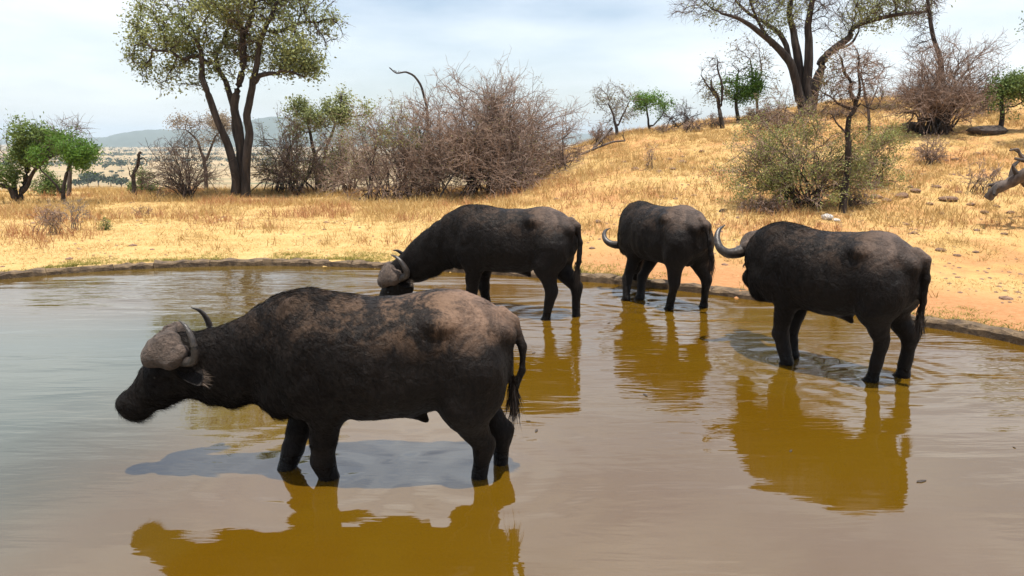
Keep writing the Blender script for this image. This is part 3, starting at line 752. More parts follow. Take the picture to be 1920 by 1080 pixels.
def blob_points(blobs, n, rg, hollow=.35):
    """points in ellipsoids given as (centre, radii)"""
    vol = np.array([b[1][0] * b[1][1] * b[1][2] for b in blobs]); k = rg.choice(len(blobs), n, p=vol / vol.sum()); u = unit(rg.normal(size=(n, 3))) * (rg.uniform(hollow, 1, (n, 1)) ** .5)
    return np.array([blobs[i][0] for i in k]) + u * np.array([blobs[i][1] for i in k])

def twig_sprays(P0, D0, L, rg, K=4, wig=.22, droop=0.0):
    """curved twig centre lines from points and directions"""
    N = len(P0); pts = [P0]; d = unit(D0)
    for k in range(K - 1):
        d = unit(d + rg.normal(size=(N, 3)) * wig + np.array([0, 0, -droop])); pts.append(pts[-1] + d * (L / (K - 1))[:, None])
    return np.stack(pts, 1)

def bush(name, label, cat, base, rx, rz, seed, stems=22, kids=9, twigs=5, mats=('bark_dark', 'twig_brown'), leaf=None, nleaf=0, lsize=.06, lean=0.0, group=None, ry=None, low=.15, spread=.25, thick=.035, flat=1.0, tw=.0065, lz=(0, 9)):
    """a many-stemmed bush whose stems fan out into a dome rx wide and rz high"""
    rg = np.random.default_rng(seed); ry = ry or rx * .8
    root = thing(name, label, cat, tuple(base), 0, group)
    th = rg.uniform(0, 2 * PI, stems); el = np.arcsin(rg.uniform(low, 1, stems)); q = rg.uniform(.72, 1.0, stems)
    tgt = np.stack([rx * np.cos(el) * np.cos(th) * q + lean, ry * np.cos(el) * np.sin(th) * q, rz * (np.sin(el) ** flat) * q], -1)
    b0 = np.stack([rg.normal(size=stems) * spread * rx * .5, rg.normal(size=stems) * spread * ry * .5, np.full(stems, -.05)], -1)
    mid = b0 * .6 + tgt * .4 + np.array([0, 0, 1]) * (rz * rg.uniform(.10, .34, stems))[:, None]
    t = np.linspace(0, 1, 9)[None, :, None]
    S = b0[:, None] * (1 - t) ** 2 + 2 * mid[:, None] * t * (1 - t) + tgt[:, None] * t * t + rg.normal(size=(stems, 9, 3)) * .045 * rz * t * (1.2 - t)
    rr = np.linspace(1, .16, 9)[None] * (thick * rg.uniform(.5, 1.25, stems))[:, None]
    Vs, Qs = tubes(S, rr, 5); tag(mk('stems', Vs, Qs, M[mats[0]], root), kind='stuff')
    def spawn(Pl, n, tmin, L0, mixr, wig, up):
        N, K, _ = Pl.shape; i = np.repeat(np.arange(N), n); tq = rg.uniform(tmin, 1, len(i)) * (K - 1); k = np.minimum(tq.astype(int), K - 2); f_ = (tq - k)[:, None]
        P0 = Pl[i, k] * (1 - f_) + Pl[i, k + 1] * f_; d = unit(Pl[i, k + 1] - Pl[i, k]); o_ = unit(P0 / np.array([rx, ry, rz]) + 1e-6)
        D = unit(d + rg.normal(size=d.shape) * mixr + o_ * .35 + np.array([0, 0, up])); L = L0 * rg.uniform(.45, 1.2, len(i))
        return twig_sprays(P0, D, L, rg, 4, wig)
    B = spawn(S, kids, .28, rz * .34, .75, .30, .05); Vb, Qb = tubes(B, np.linspace(1, .35, 4)[None] * (thick * .34 * rg.uniform(.6, 1.2, len(B)))[:, None], 4)
    Tw = spawn(B, twigs, .12, rz * .17, .9, .34, .0); Vt, Qt = tubes(Tw, np.linspace(1, .4, 4)[None] * np.full(len(Tw), tw)[:, None], 3)
    T2 = spawn(Tw, 2, .2, rz * .08, 1.0, .3, 0.0); V2, Q2 = tubes(T2, np.linspace(1, .5, 4)[None] * np.full(len(T2), tw * .75)[:, None], 3)
    Va, Qa = join([(Vb, Qb), (Vt, Qt), (V2, Q2)]); ti = np.concatenate([np.repeat(rg.random(len(B)) * .5, 16), np.repeat(rg.random(len(Tw)), 12), np.repeat(rg.random(len(T2)), 12)])
    tag(mk('twigs', Va, Qa, M[mats[1]], root, True, ti), kind='stuff')
    if leaf:
        pool = np.concatenate([Tw[:, 1:].reshape(-1, 3), T2[:, 2:].reshape(-1, 3)]); pool = pool[(pool[:, 2] > lz[0] * rz) & (pool[:, 2] < lz[1] * rz)]; w_ = (vnoise(pool[:, 0] * 2.2 / rx * 1.6 + 40, pool[:, 2] * 2.2 / rx * 1.6 + pool[:, 1], seed) + .55).clip(.02)
        P = pool[rg.choice(len(pool), nleaf, p=w_ / w_.sum())]; Vl, Fl, tl = leaves(P, lsize, rg, 0, .03 + lsize * .4); tag(mk('foliage', Vl, Fl, M[leaf], root, False, tl), kind='stuff')
    return root

def px_bush(name, label, cat, cx, ybase, x0, x1, ytop, seed, Y=None, **k):
    """places a bush by where it stands; x0, x1 and ytop give its real width and height at that distance"""
    if Y is None: g_ = ground(cx, ybase)
    else: q = at(cx, ybase, Y); g_ = np.array([q[0], Y, gz(q[0], Y)])
    m = ppm(g_[1]); rx = (x1 - x0) / 2 / m; top = at(cx, ytop, g_[1])[2]; lean = ((x0 + x1) / 2 - cx) / m
    return bush(name, label, cat, g_, rx, max(top - g_[2], .3), seed, lean=lean, **k)

def tree(name, label, cat, Y, stems, crown, seed, n_attr=1500, step=.22, infl=2.2, kill=.4, tip=.012, expo=2.3, bark='bark_dark', leaf='leaf_olive', nleaf=20000, lsize=.11, stem_r=None,
         depth=.75, iters=70, twig=('twig_dark', 3, .5), clump=1.3, wig=.28, group=None, base=None, jit=.12, leaf_from=0.0, rmax=None, tw=.007):
    """trunk and limbs through measured stem lines (photo px at distance Y), then grown out into the crown"""
    rg = np.random.default_rng(seed); bx = stems[0][0][0]
    b = at(bx[0], bx[1], Y); b = np.array([b[0], Y, gz(b[0], Y)]) if base is None else np.array(base, float)
    root = thing(name, label, cat, tuple(b), 0, group)
    paths = []; fixed = []; cnt = 0; starts = {}
    for si, (pts, yoff, par, r0, r1) in enumerate(stems):
        L = []
        for (x_, y_) in pts: q = at(x_, y_, Y); L.append(q - b)
        L = np.array(L); L[:, 1] += np.linspace(yoff[0], yoff[1], len(L))
        if par is None: L[0, 2] = -.15
        L = catmull(L, 4); k_ = np.arange(len(L)) * .38; am = min(.35 * r0 + .03, .085) * np.clip(np.arange(len(L)) / 5, 0, 1); L = L + np.stack([vnoise(k_, k_ * 0 + si, seed) * am, vnoise(k_, k_ * 0 + si + .5, seed + 1) * am, 0 * k_], -1)
        if par is not None: L = L[1:]
        pi = None if par is None else starts[par[0]] + int(par[1] * (starts[(par[0], 'n')] - 1))
        paths.append((L, pi)); starts[si] = cnt; starts[(si, 'n')] = len(L); cnt += len(L); fixed += list(np.linspace(r0, r1, len(L)))
    m = ppm(Y); bl = []
    for (cx, cy_, rx, rz) in crown:
        q = at(cx, cy_, Y) - b; q[1] = rg.normal() * .12 * rx / m; bl.append((q, (rx / m, max(rx, rz) / m * depth, rz / m)))
    A = blob_points(bl, n_attr, rg)
    N, par = colonize(paths, A, step, infl, kill, iters, seed, wig)
    V, Q_, r, kids = limbs(N, par, tip, expo, rmax, 6, np.array(fixed))
    nt_ = cnt; seg = np.nonzero(par >= 0)[0]
    for si in range(len(stems)):
        msk = np.repeat((seg >= starts[si]) & (seg < starts[si] + starts[(si, 'n')]), 6); f = Q_[msk]; u, inv = np.unique(f, return_inverse=True)
        mk('trunk' if stems[si][2] is None else 'limb', V[u], inv.reshape(-1, 4), M[bark], root)
    msk = np.repeat(seg >= nt_, 6); f = Q_[msk]
    if len(f): u, inv = np.unique(f, return_inverse=True); tag(mk('branches', V[u], inv.reshape(-1, 4), M[bark], root), kind='stuff')
    tips = np.nonzero(r < tip * 2.2)[0]; tips = tips[tips >= nt_]
    if len(tips) == 0: tips = np.arange(nt_, len(N))
    Tw = np.zeros((0, 4, 3))
    if twig:
        i = np.repeat(tips, twig[1]); d = unit(N[i] - N[np.maximum(par[i], 0)]); Tw = twig_sprays(N[i], d + rg.normal(size=d.shape) * .8, twig[2] * rg.uniform(.4, 1.2, len(i)), rg, 4, .3, .04)
        Vt, Qt = tubes(Tw, np.linspace(1, .45, 4)[None] * np.full(len(Tw), tw)[:, None], 3); tag(mk('twigs', Vt, Qt, M[twig[0]], root, True, np.repeat(rg.random(len(Tw)), 12)), kind='stuff')
    if leaf and nleaf:
        pool = np.concatenate([N[tips], Tw[:, 1:].reshape(-1, 3)]); w_ = np.clip(vnoise(pool[:, 0] * clump + 9, pool[:, 2] * clump + pool[:, 1] * .7, seed) + .42 - leaf_from, .0, None) ** 1.5 + .008
        P = pool[rg.choice(len(pool), nleaf, p=w_ / w_.sum())]; Vl, Fl, tl = leaves(P, lsize, rg, .2, jit)
        big = np.repeat(np.clip(vnoise(P[:, 0] * .9 + 3, P[:, 2] * .9, seed + 5) * .5 + .5, 0, 1), 4); tag(mk('foliage', Vl, Fl, M[leaf], root, False, .5 * tl + .5 * big), kind='stuff')
    return root

# big multi-stemmed tree
tree('large_tree', 'tall leafy tree with several dark twisting stems rising from one base by the dead bushes', 'tree', 29.0, [
    ([(444, 376), (446, 330), (436, 280), (420, 235), (405, 190), (392, 150), (393, 115), (380, 80)], (-.25, -.6), None, .185, .08),
    ([(452, 376), (446, 300), (437, 240), (433, 205), (418, 165), (408, 140), (398, 100), (410, 50)], (.2, .6), None, .165, .065),
    ([(456, 376), (454, 300), (449, 240), (441, 195), (448, 160), (457, 115), (458, 70), (470, 25), (462, -20)], (-.1, .1), None, .19, .09),
    ([(466, 376), (468, 310), (470, 250), (469, 205), (476, 165), (487, 130), (489, 95), (505, 60), (520, 20)], (-.3, -.5), None, .175, .08),
    ([(478, 165), (492, 148), (512, 140), (531, 141), (538, 136), (560, 139), (578, 148)], (-.4, -.9), (3, .66), .10, .035),
    ([(392, 120), (370, 105), (350, 112), (330, 100), (300, 98)], (0, -.6), (0, .85), .09, .04),
    ([(500, 60), (530, 55), (560, 40), (590, 38)], (0, .5), (3, .9), .08, .04),
    ([(462, 60), (430, 35), (400, 30), (370, 5)], (0, .8), (2, .72), .09, .04)],
    [(430, 30, 150, 90), (290, 90, 68, 70), (262, 80, 40, 45), (330, 30, 90, 60), (540, 50, 100, 70), (610, 40, 42, 55), (570, 105, 52, 38), (320, 150, 55, 30), (280, 130, 40, 22), (430, 110, 95, 35), (500, 100, 60, 40), (440, -60, 160, 60), (590, 135, 30, 14)],
    21, n_attr=2300, step=.20, infl=2.4, kill=.34, nleaf=31000, lsize=.125, jit=.14, clump=1.05, wig=.34, depth=.6, rmax=.10, tip=.015)
# wide bare tree on the hill
tree('wide_tree', 'wide spreading almost leafless tree with pale streaked dark limbs on top of the hill', 'tree', 33.0, [
    ([(1508, 240), (1503, 195), (1488, 145), (1472, 112), (1450, 92), (1424, 72), (1395, 52), (1375, 40), (1340, 32)], (-.1, -.9), None, .24, .05),
    ([(1510, 240), (1506, 175), (1500, 110), (1492, 70), (1488, 20), (1495, -40)], (.1, .4), None, .25, .085),
    ([(1514, 240), (1515, 175), (1514, 110), (1516, 60), (1524, 10), (1528, -50)], (-.1, .1), None, .25, .085),
    ([(1518, 240), (1524, 180), (1535, 125), (1556, 98), (1585, 72), (1600, 50), (1640, 38), (1680, 30), (1720, 26)], (0, -.6), None, .23, .05),
    ([(1535, 125), (1548, 105), (1580, 90), (1610, 78), (1625, 62), (1632, 42)], (.2, 1.0), (3, .4), .09, .035),
    ([(1490, 150), (1478, 95), (1462, 60), (1440, 40), (1415, 22), (1390, -5)], (0, .8), (0, .38), .13, .05),
    ([(1450, 92), (1430, 60), (1405, 20), (1396, -10)], (0, -.5), (0, .55), .08, .04)],
    [(1320, 12, 70, 26), (1390, 0, 90, 40), (1490, -30, 130, 60), (1600, -10, 110, 55), (1690, 10, 80, 30), (1280, 20, 28, 16), (1550, 30, 80, 30), (1440, 30, 70, 25), (1740, 20, 45, 20)],
    23, n_attr=2300, step=.21, infl=2.2, kill=.42, bark='bark_dark', nleaf=9000, lsize=.10, twig=('twig_dark', 5, .6), wig=.34, depth=.7, clump=.7, leaf='leaf_olive', leaf_from=.15, rmax=.11, tip=.014)

# green acacias at the left edge of the plateau
tree('acacia_tree', 'green acacia with forked low trunk and layered crown, largest of the left-hand cluster', 'tree', 26.5, [
    ([(32, 386), (30, 370), (22, 352), (8, 345), (-20, 330)], (0, -.4), None, .13, .06), ([(34, 386), (38, 360), (42, 330), (46, 305), (52, 285)], (0, .3), None, .12, .06),
    ([(38, 365), (55, 345), (68, 322), (90, 302), (118, 290)], (0, -.4), (1, .3), .09, .04), ([(30, 366), (20, 335), (12, 315), (-5, 300)], (0, .5), (0, .3), .08, .04)],
    [(50, 245, 50, 28), (10, 260, 40, 30), (60, 282, 45, 20), (0, 300, 45, 25), (-20, 275, 40, 40), (100, 280, 25, 15)], 31, n_attr=650, step=.2, infl=2, kill=.35, nleaf=14000, lsize=.10, leaf='leaf_mid', tip=.011, twig=('twig_grey', 2, .4))
tree('acacia_tree', 'small bright green flat-topped acacia standing before a bare grey tree', 'tree', 25.6, [
    ([(117, 372), (118, 350), (122, 325), (127, 300), (130, 285)], (0, .2), None, .07, .035), ([(116, 366), (108, 345), (96, 330), (86, 318)], (0, -.3), (0, .2), .045, .02)],
    [(118, 270, 42, 18), (140, 285, 38, 18), (95, 285, 30, 14), (150, 300, 26, 10)], 32, n_attr=420, step=.15, infl=1.6, kill=.26, nleaf=7000, lsize=.085, leaf='leaf_green', tip=.009, twig=('twig_dark', 2, .3))
tree('bare_tree', 'leafless grey tree with a fine rounded crown behind the bright green acacia', 'tree', 29.5, [([(128, 370), (130, 320), (125, 280), (128, 255)], (0, .2), None, .09, .04)],
    [(130, 245, 42, 26), (150, 265, 26, 25), (105, 250, 28, 18)], 33, n_attr=420, step=.18, infl=2, kill=.3, nleaf=0, leaf=None, bark='bark_grey', twig=('twig_grey', 5, .55), tip=.01)
px_bush('green_bush', 'low green bush under the acacias at the edge of the plateau', 'bush', 92, 368, 55, 125, 325, 34, Y=30, stems=12, kids=6, twigs=4, leaf='leaf_mid', nleaf=3500, lsize=.09)
px_bush('green_bush', 'dark green bush at the foot of the dead post-like trunk', 'bush', 262, 362, 238, 296, 318, 35, Y=31, stems=10, kids=6, twigs=4, leaf='leaf_mid', nleaf=2200, lsize=.09)
tree('dead_snag', 'thin broken dead trunk standing upright like a post at the grass edge', 'tree trunk', 29.0, [([(252, 366), (251, 335), (256, 310), (261, 292), (263, 285)], (0, 0), None, .085, .05), ([(258, 300), (268, 296), (274, 305)], (0, .1), (0, .8), .03, .015), ([(251, 340), (244, 325), (243, 312)], (0, -.1), (0, .4), .03, .012)],
    [(264, 288, 8, 6)], 36, n_attr=14, step=.12, infl=.9, kill=.2, nleaf=0, leaf=None, twig=('twig_dark', 1, .3))
px_bush('dead_bush', 'dark leafless bush of long slanting stems left of the large tree trunk', 'bush', 352, 374, 262, 412, 252, 37, Y=27.6, stems=34, kids=7, twigs=4, mats=('bark_dark', 'twig_dark'), spread=.16, thick=.03, low=.25)
tree('flat_acacia', 'pale flat-topped leafless acacia behind the large tree trunk', 'tree', 33.0, [([(388, 374), (386, 330), (380, 300), (372, 270), (360, 255), (345, 243)], (0, .2), None, .09, .03), ([(384, 310), (392, 280), (402, 255), (415, 240)], (0, .3), (0, .5), .06, .025)],
    [(370, 228, 55, 9), (350, 245, 32, 8), (405, 235, 40, 12), (385, 262, 40, 10), (350, 268, 22, 7)], 38, n_attr=480, step=.2, infl=1.9, kill=.3, bark='bark_grey', leaf='leaf_pale', nleaf=5200, lsize=.075, twig=('twig_grey', 3, .4), tip=.01)
px_bush('thicket', 'brown leafless thicket just right of the large tree trunk', 'bush', 545, 372, 466, 650, 228, 39, Y=31, stems=34, kids=9, twigs=5, mats=('bark_dark', 'twig_brown'), spread=.7, thick=.04, tw=.008, leaf='leaf_bush', nleaf=2400, lsize=.07)
tree('olive_tree', 'ragged olive green tree rising behind the brown thicket', 'tree', 34.0, [([(600, 366), (596, 320), (585, 275), (575, 240)], (0, .3), None, .12, .06), ([(598, 330), (612, 285), (630, 240), (640, 205), (645, 180)], (0, -.4), (0, .4), .09, .03)],
    [(570, 215, 38, 26), (610, 222, 50, 24), (650, 200, 24, 18), (640, 178, 20, 13), (545, 235, 25, 18), (665, 215, 30, 18), (690, 195, 14, 12)], 40, n_attr=560, step=.2, infl=1.9, kill=.34, nleaf=7000, lsize=.12, leaf='leaf_olive', twig=('twig_dark', 3, .45), clump=1.6)
px_bush('dead_bush', 'reddish brown leafless bush between the brown thicket and the biggest dead bush', 'bush', 735, 362, 628, 815, 205, 41, Y=27.6, stems=38, kids=9, twigs=6, spread=.6, thick=.03, tw=.007, low=.05, leaf='leaf_bush', nleaf=3800, lsize=.06, lz=(.6, 2))
px_bush('dead_bush', 'biggest dome of tangled leafless brown branches with dark stems below', 'bush', 935, 352, 765, 1088, 148, 42, Y=27.5, stems=84, kids=11, twigs=7, spread=.5, thick=.042, low=.02, tw=.0078, leaf='leaf_dry', nleaf=2600, lsize=.06, flat=.8, mats=('bark_dark', 'twig_brown'))
px_bush('dead_bush', 'tall ragged leafless bush joining the left shoulder of the biggest dead bush', 'bush', 815, 356, 735, 880, 165, 242, Y=28.6, stems=22, kids=8, twigs=6, spread=.6, thick=.04, low=.05, tw=.010, flat=.85)
px_bush('thicket', 'dull brown leafless thicket behind the reddish brown bush', 'bush', 655, 364, 572, 735, 238, 243, Y=30.5, stems=24, kids=9, twigs=6, spread=.7, thick=.035, tw=.007, leaf='leaf_bush', nleaf=3500, lsize=.07)
px_bush('dead_bush', 'low leafless bush sprawling in front of the right flank of the biggest dead bush', 'bush', 1050, 338, 985, 1110, 262, 43, Y=28.4, stems=20, kids=8, twigs=5, spread=.5, thick=.03)
tree('dead_branch', 'long bare crooked branch arching out above the dead bushes', 'branch', 29.5, [([(800, 330), (803, 250), (798, 200), (790, 165), (775, 143), (762, 136), (745, 138), (733, 128)], (0, -.3), None, .07, .02)], [(740, 133, 12, 7)], 44, n_attr=12, step=.12, infl=.8, kill=.15, nleaf=0, leaf=None, twig=None)
# right of the big bush, along the ridge
tree('bare_tree', 'small leafless grey tree on the ridge beside a green flat-topped acacia', 'tree', 33, [([(1158, 262), (1156, 235), (1150, 215), (1140, 195)], (0, .1), None, .09, .03), ([(1157, 240), (1168, 215), (1178, 190)], (0, -.2), (0, .4), .05, .02)],
    [(1140, 178, 34, 26), (1165, 205, 32, 30), (1175, 180, 22, 18), (1150, 225, 22, 14)], 45, n_attr=420, step=.17, infl=1.8, kill=.28, nleaf=700, lsize=.08, bark='bark_grey', twig=('twig_grey', 5, .45), tip=.01, leaf='leaf_dry')
tree('acacia_tree', 'small green flat-topped acacia on the ridge right of the bare grey tree', 'tree', 34, [([(1222, 256), (1216, 230), (1212, 205), (1214, 190)], (0, .1), None, .06, .03), ([(1220, 240), (1238, 222), (1250, 205)], (0, .2), (0, .3), .04, .02)],
    [(1218, 186, 30, 12), (1240, 192, 24, 10), (1205, 200, 20, 8)], 46, n_attr=260, step=.15, infl=1.6, kill=.25, nleaf=3000, lsize=.09, leaf='leaf_green', twig=('twig_dark', 2, .3), tip=.009)
px_bush('dead_bush', 'row of small leafless grey scrub on the ridge right of the green flat-topped acacia', 'bush', 1275, 255, 1230, 1325, 195, 47, Y=34, stems=18, kids=7, twigs=4, mats=('bark_dark', 'twig_dark'), spread=.9, thick=.025)
tree('bare_tree', 'dark leafless tree with one straight stem on the ridge before a leafy green tree', 'tree', 31.5, [([(1355, 256), (1354, 225), (1350, 200), (1340, 170), (1332, 150)], (0, .1), None, .11, .04), ([(1352, 205), (1352, 170), (1345, 130), (1340, 110)], (0, -.2), (0, .5), .06, .02), ([(1350, 190), (1330, 165), (1315, 140)], (0, .1), (0, .6), .05, .02)],
    [(1335, 130, 26, 24), (1325, 165, 22, 24), (1352, 120, 18, 14), (1345, 180, 26, 20)], 48, n_attr=380, step=.16, infl=1.7, kill=.27, nleaf=500, lsize=.08, leaf='leaf_dry', twig=('twig_dark', 4, .35), tip=.011)
tree('green_tree', 'leafy bright green upright tree on the ridge behind the dark leafless tree', 'tree', 34.5, [([(1385, 250), (1384, 210), (1382, 170), (1386, 140)], (0, .1), None, .10, .05)],
    [(1385, 140, 34, 28), (1375, 165, 30, 30), (1400, 160, 26, 28), (1362, 150, 18, 22)], 49, n_attr=420, step=.17, infl=1.8, kill=.3, nleaf=5500, lsize=.10, leaf='leaf_green', twig=('twig_dark', 2, .35))
tree('bare_tree', 'tall thin leafless tree with a wispy grey crown behind the leafy bright green tree', 'tree', 36, [([(1418, 255), (1419, 200), (1412, 150), (1405, 110)], (0, .1), None, .08, .03), ([(1415, 170), (1430, 130), (1425, 100)], (0, .2), (0, .6), .05, .02)],
    [(1400, 95, 38, 26), (1425, 120, 28, 36), (1390, 120, 22, 20), (1440, 165, 24, 24)], 50, n_attr=380, step=.2, infl=2, kill=.33, nleaf=600, lsize=.09, leaf='leaf_dry', bark='bark_grey', twig=('twig_grey', 4, .5), tip=.010)
px_bush('dead_bush', 'grey leafless bush under the wide spreading tree on the hill', 'bush', 1462, 262, 1385, 1530, 165, 51, Y=30, stems=22, kids=8, twigs=5, spread=.7, thick=.025, leaf='leaf_dry', nleaf=1200, lsize=.06)
px_bush('leafy_bush', 'half leafy olive bush with dark stems standing before the slender dark tree', 'bush', 1510, 388, 1352, 1625, 205, 52, stems=34, kids=9, twigs=5, spread=.24, thick=.026, leaf='leaf_bush', nleaf=21000, lsize=.05, low=.04, flat=.8, tw=.005, mats=('bark_dark', 'twig_brown'))
px_bush('leafy_bush', 'pale olive leafy bush at the right foot of the slender dark tree', 'bush', 1622, 352, 1575, 1700, 235, 53, stems=16, kids=7, twigs=4, spread=.35, thick=.018, leaf='leaf_bush', nleaf=6000, lsize=.05, low=.1, tw=.004)
tree('slender_tree', 'slender dark leaning tree with bare branching top beside the half leafy bush', 'tree', float(ground(1510, 388)[1]) - .75, [
    ([(1580, 394), (1583, 340), (1588, 300), (1590, 255), (1598, 220), (1603, 200), (1600, 170), (1592, 140), (1585, 110)], (0, .1), None, .085, .025),
    ([(1603, 200), (1612, 170), (1608, 130), (1600, 95)], (0, -.15), (0, .62), .035, .015), ([(1602, 208), (1570, 190), (1550, 170)], (0, .2), (0, .6), .028, .012), ([(1590, 252), (1568, 235), (1556, 215)], (0, -.2), (0, .4), .026, .010), ([(1605, 190), (1640, 205), (1652, 190)], (0, .1), (0, .62), .02, .008)],
    [(1590, 110, 40, 30), (1560, 160, 34, 30), (1620, 140, 36, 36), (1600, 170, 50, 30), (1640, 175, 22, 22), (1545, 195, 22, 18)], 54, n_attr=620, step=.09, infl=1.0, kill=.15, tip=.0065, nleaf=900, lsize=.045, leaf='leaf_dry', twig=('twig_brown', 6, .32), jit=.03, tw=.005)
tree('bare_tree', 'thin grey leafless sapling behind the slender dark tree', 'tree', 27, [([(1632, 250), (1628, 200), (1622, 160), (1618, 130)], (0, .1), None, .06, .02), ([(1628, 205), (1645, 170), (1650, 140)], (0, .1), (0, .4), .03, .012)],
    [(1620, 120, 26, 24), (1648, 140, 24, 26), (1640, 110, 20, 18)], 55, n_attr=260, step=.14, infl=1.5, kill=.24, nleaf=0, leaf=None, bark='bark_grey', twig=('twig_grey', 4, .35), tip=.008)
px_bush('dead_bush', 'large reddish leafless bush on the hill around a taller dead stem', 'bush', 1752, 262, 1662, 1868, 82, 56, Y=27, stems=52, kids=9, twigs=6, spread=.35, thick=.045, flat=.9)
tree('dead_tree', 'tall dark dead stem with wispy top rising out of the large reddish bush', 'tree', 27.6, [([(1775, 260), (1768, 180), (1762, 110), (1750, 60), (1744, 20), (1738, -20)], (0, .1), None, .11, .05)], [(1735, 10, 30, 30), (1725, 40, 26, 24), (1765, 110, 22, 18), (1745, -20, 30, 22), (1720, 90, 22, 16)], 57, n_attr=300, step=.15, infl=1.6, kill=.26, nleaf=0, leaf=None, twig=('twig_dark', 5, .5), tip=.010)
tree('green_tree', 'dark green small-crowned tree at the far right edge of the hill', 'tree', 26, [([(1876, 242), (1878, 215), (1880, 190), (1885, 170)], (0, .1), None, .09, .04)], [(1885, 165, 26, 26), (1905, 160, 30, 24), (1875, 185, 20, 14), (1930, 175, 30, 26)], 58, n_attr=420, step=.14, infl=1.6, kill=.25, nleaf=7500, lsize=.085, leaf='leaf_mid', twig=('twig_dark', 2, .3))
px_bush('dead_bush', 'brown bush between the large reddish bush and the dark green tree', 'bush', 1830, 248, 1780, 1900, 150, 59, Y=30, stems=20, kids=8, twigs=5, spread=.8, thick=.025, leaf='leaf_dry', nleaf=1600, lsize=.07)
px_bush('dead_bush', 'small brown dry bush on the slope below the large reddish bush', 'bush', 1742, 308, 1712, 1776, 250, 60, stems=20, kids=6, twigs=4, spread=.5, thick=.014, low=.3)
px_bush('dead_bush', 'sparse dry stalks around the fallen log at the right', 'bush', 1840, 362, 1800, 1885, 305, 61, stems=20, kids=4, twigs=3, spread=.9, thick=.012, low=.45)
tree('leafy_branch', 'overhanging leafy branch tip entering beside the dark green tree top', 'tree', 24, [([(2010, 250), (2000, 180), (1985, 110), (1965, 70), (1945, 65)], (0, 0), None, .12, .03)], [(1935, 65, 22, 26), (1960, 40, 40, 30), (1990, 60, 45, 40)], 62, n_attr=220, step=.15, infl=1.6, kill=.26, nleaf=2600, lsize=.08, leaf='leaf_mid', twig=('twig_dark', 2, .3))
for i, (x_, y_, w_, h_, lb, lf) in enumerate([(1130, 262, 60, 34, 'low brown scrub on the crest beside the propped dead branch', None), (1340, 250, 60, 38, 'low brown scrub at the foot of the dark leafless tree', None), (1420, 250, 80, 48, 'dry brown scrub below the leafy bright green tree', 'leaf_dry'),
    (1590, 238, 90, 44, 'dry scrub on the crest right of the wide spreading tree', None), (1655, 232, 70, 40, 'dry scrub on the crest left of the large reddish bush', 'leaf_dry'), (1915, 245, 60, 50, 'brown scrub under the dark green tree at the edge', 'leaf_dry'), (1300, 252, 44, 30, 'small brown scrub beside the row of leafless grey scrub', None), (1245, 258, 46, 26, 'small brown scrub under the green flat-topped acacia', None)]):
    px_bush('crest_scrub', lb, 'bush', x_, y_, x_ - w_ / 2, x_ + w_ / 2, y_ - h_, 500 + i, Y=31.5 + (i % 3), stems=22, kids=6, twigs=4, spread=.9, thick=.016, low=.2, tw=.007, leaf=lf, nleaf=900, lsize=.06)
# fallen wood
def log(name, label, pts, Y, r0, r1, seed, cat, twig_n=0):
    rg = np.random.default_rng(seed); P = []
    for x_, y_, dy in pts: q = at(x_, y_, Y + dy); P.append(q)
    P = catmull(np.array(P), 5); root = thing(name, label, cat, tuple(P[0])); L = P - P[0]; rr = np.linspace(r0, r1, len(L)) * rg.uniform(.9, 1.12, len(L)); V, Q_ = tubes(L[None], rr[None], 9); mk('trunk', V, Q_, M['bark_grey'], root)
    if twig_n:
        i = rg.integers(len(L) // 3, len(L), twig_n); Tw = twig_sprays(L[i], unit(rg.normal(size=(twig_n, 3)) + [0, 0, .6]), rg.uniform(.2, .7, twig_n), rg, 4, .3); V, Q_ = tubes(Tw, np.linspace(1, .3, 4)[None] * np.full((twig_n, 1), r1 * .6), 4); tag(mk('branches', V, Q_, M['bark_dark'], root), kind='stuff')
log('fallen_log', 'weathered grey fallen log lying on the slope at the right edge', [(1852, 372, .2), (1868, 355, .1), (1895, 342, 0), (1925, 325, -.2), (1975, 300, -.5)], 15.6, .09, .14, 1, 'log', 8)
log('fallen_branch', 'crooked dead branch propped above the fallen log at the right edge', [(1893, 282, 0), (1908, 280, 0), (1914, 292, 0), (1925, 300, 0), (1960, 322, .1)], 16.2, .02, .05, 2, 'branch', 5)
log('fallen_branch', 'dark dead branch lying on the slope beside the biggest dead bush', [(1060, 312, .2), (1095, 288, 0), (1125, 275, 0), (1150, 266, 0), (1172, 264, .3)], 29.5, .06, .03, 3, 'branch', 6)
log('fallen_branch', 'dark dead branch propped up against the small leafless grey tree', [(1110, 282, 0), (1125, 265, 0), (1138, 250, .2), (1148, 240, .3)], 30.5, .06, .05, 4, 'branch', 0)

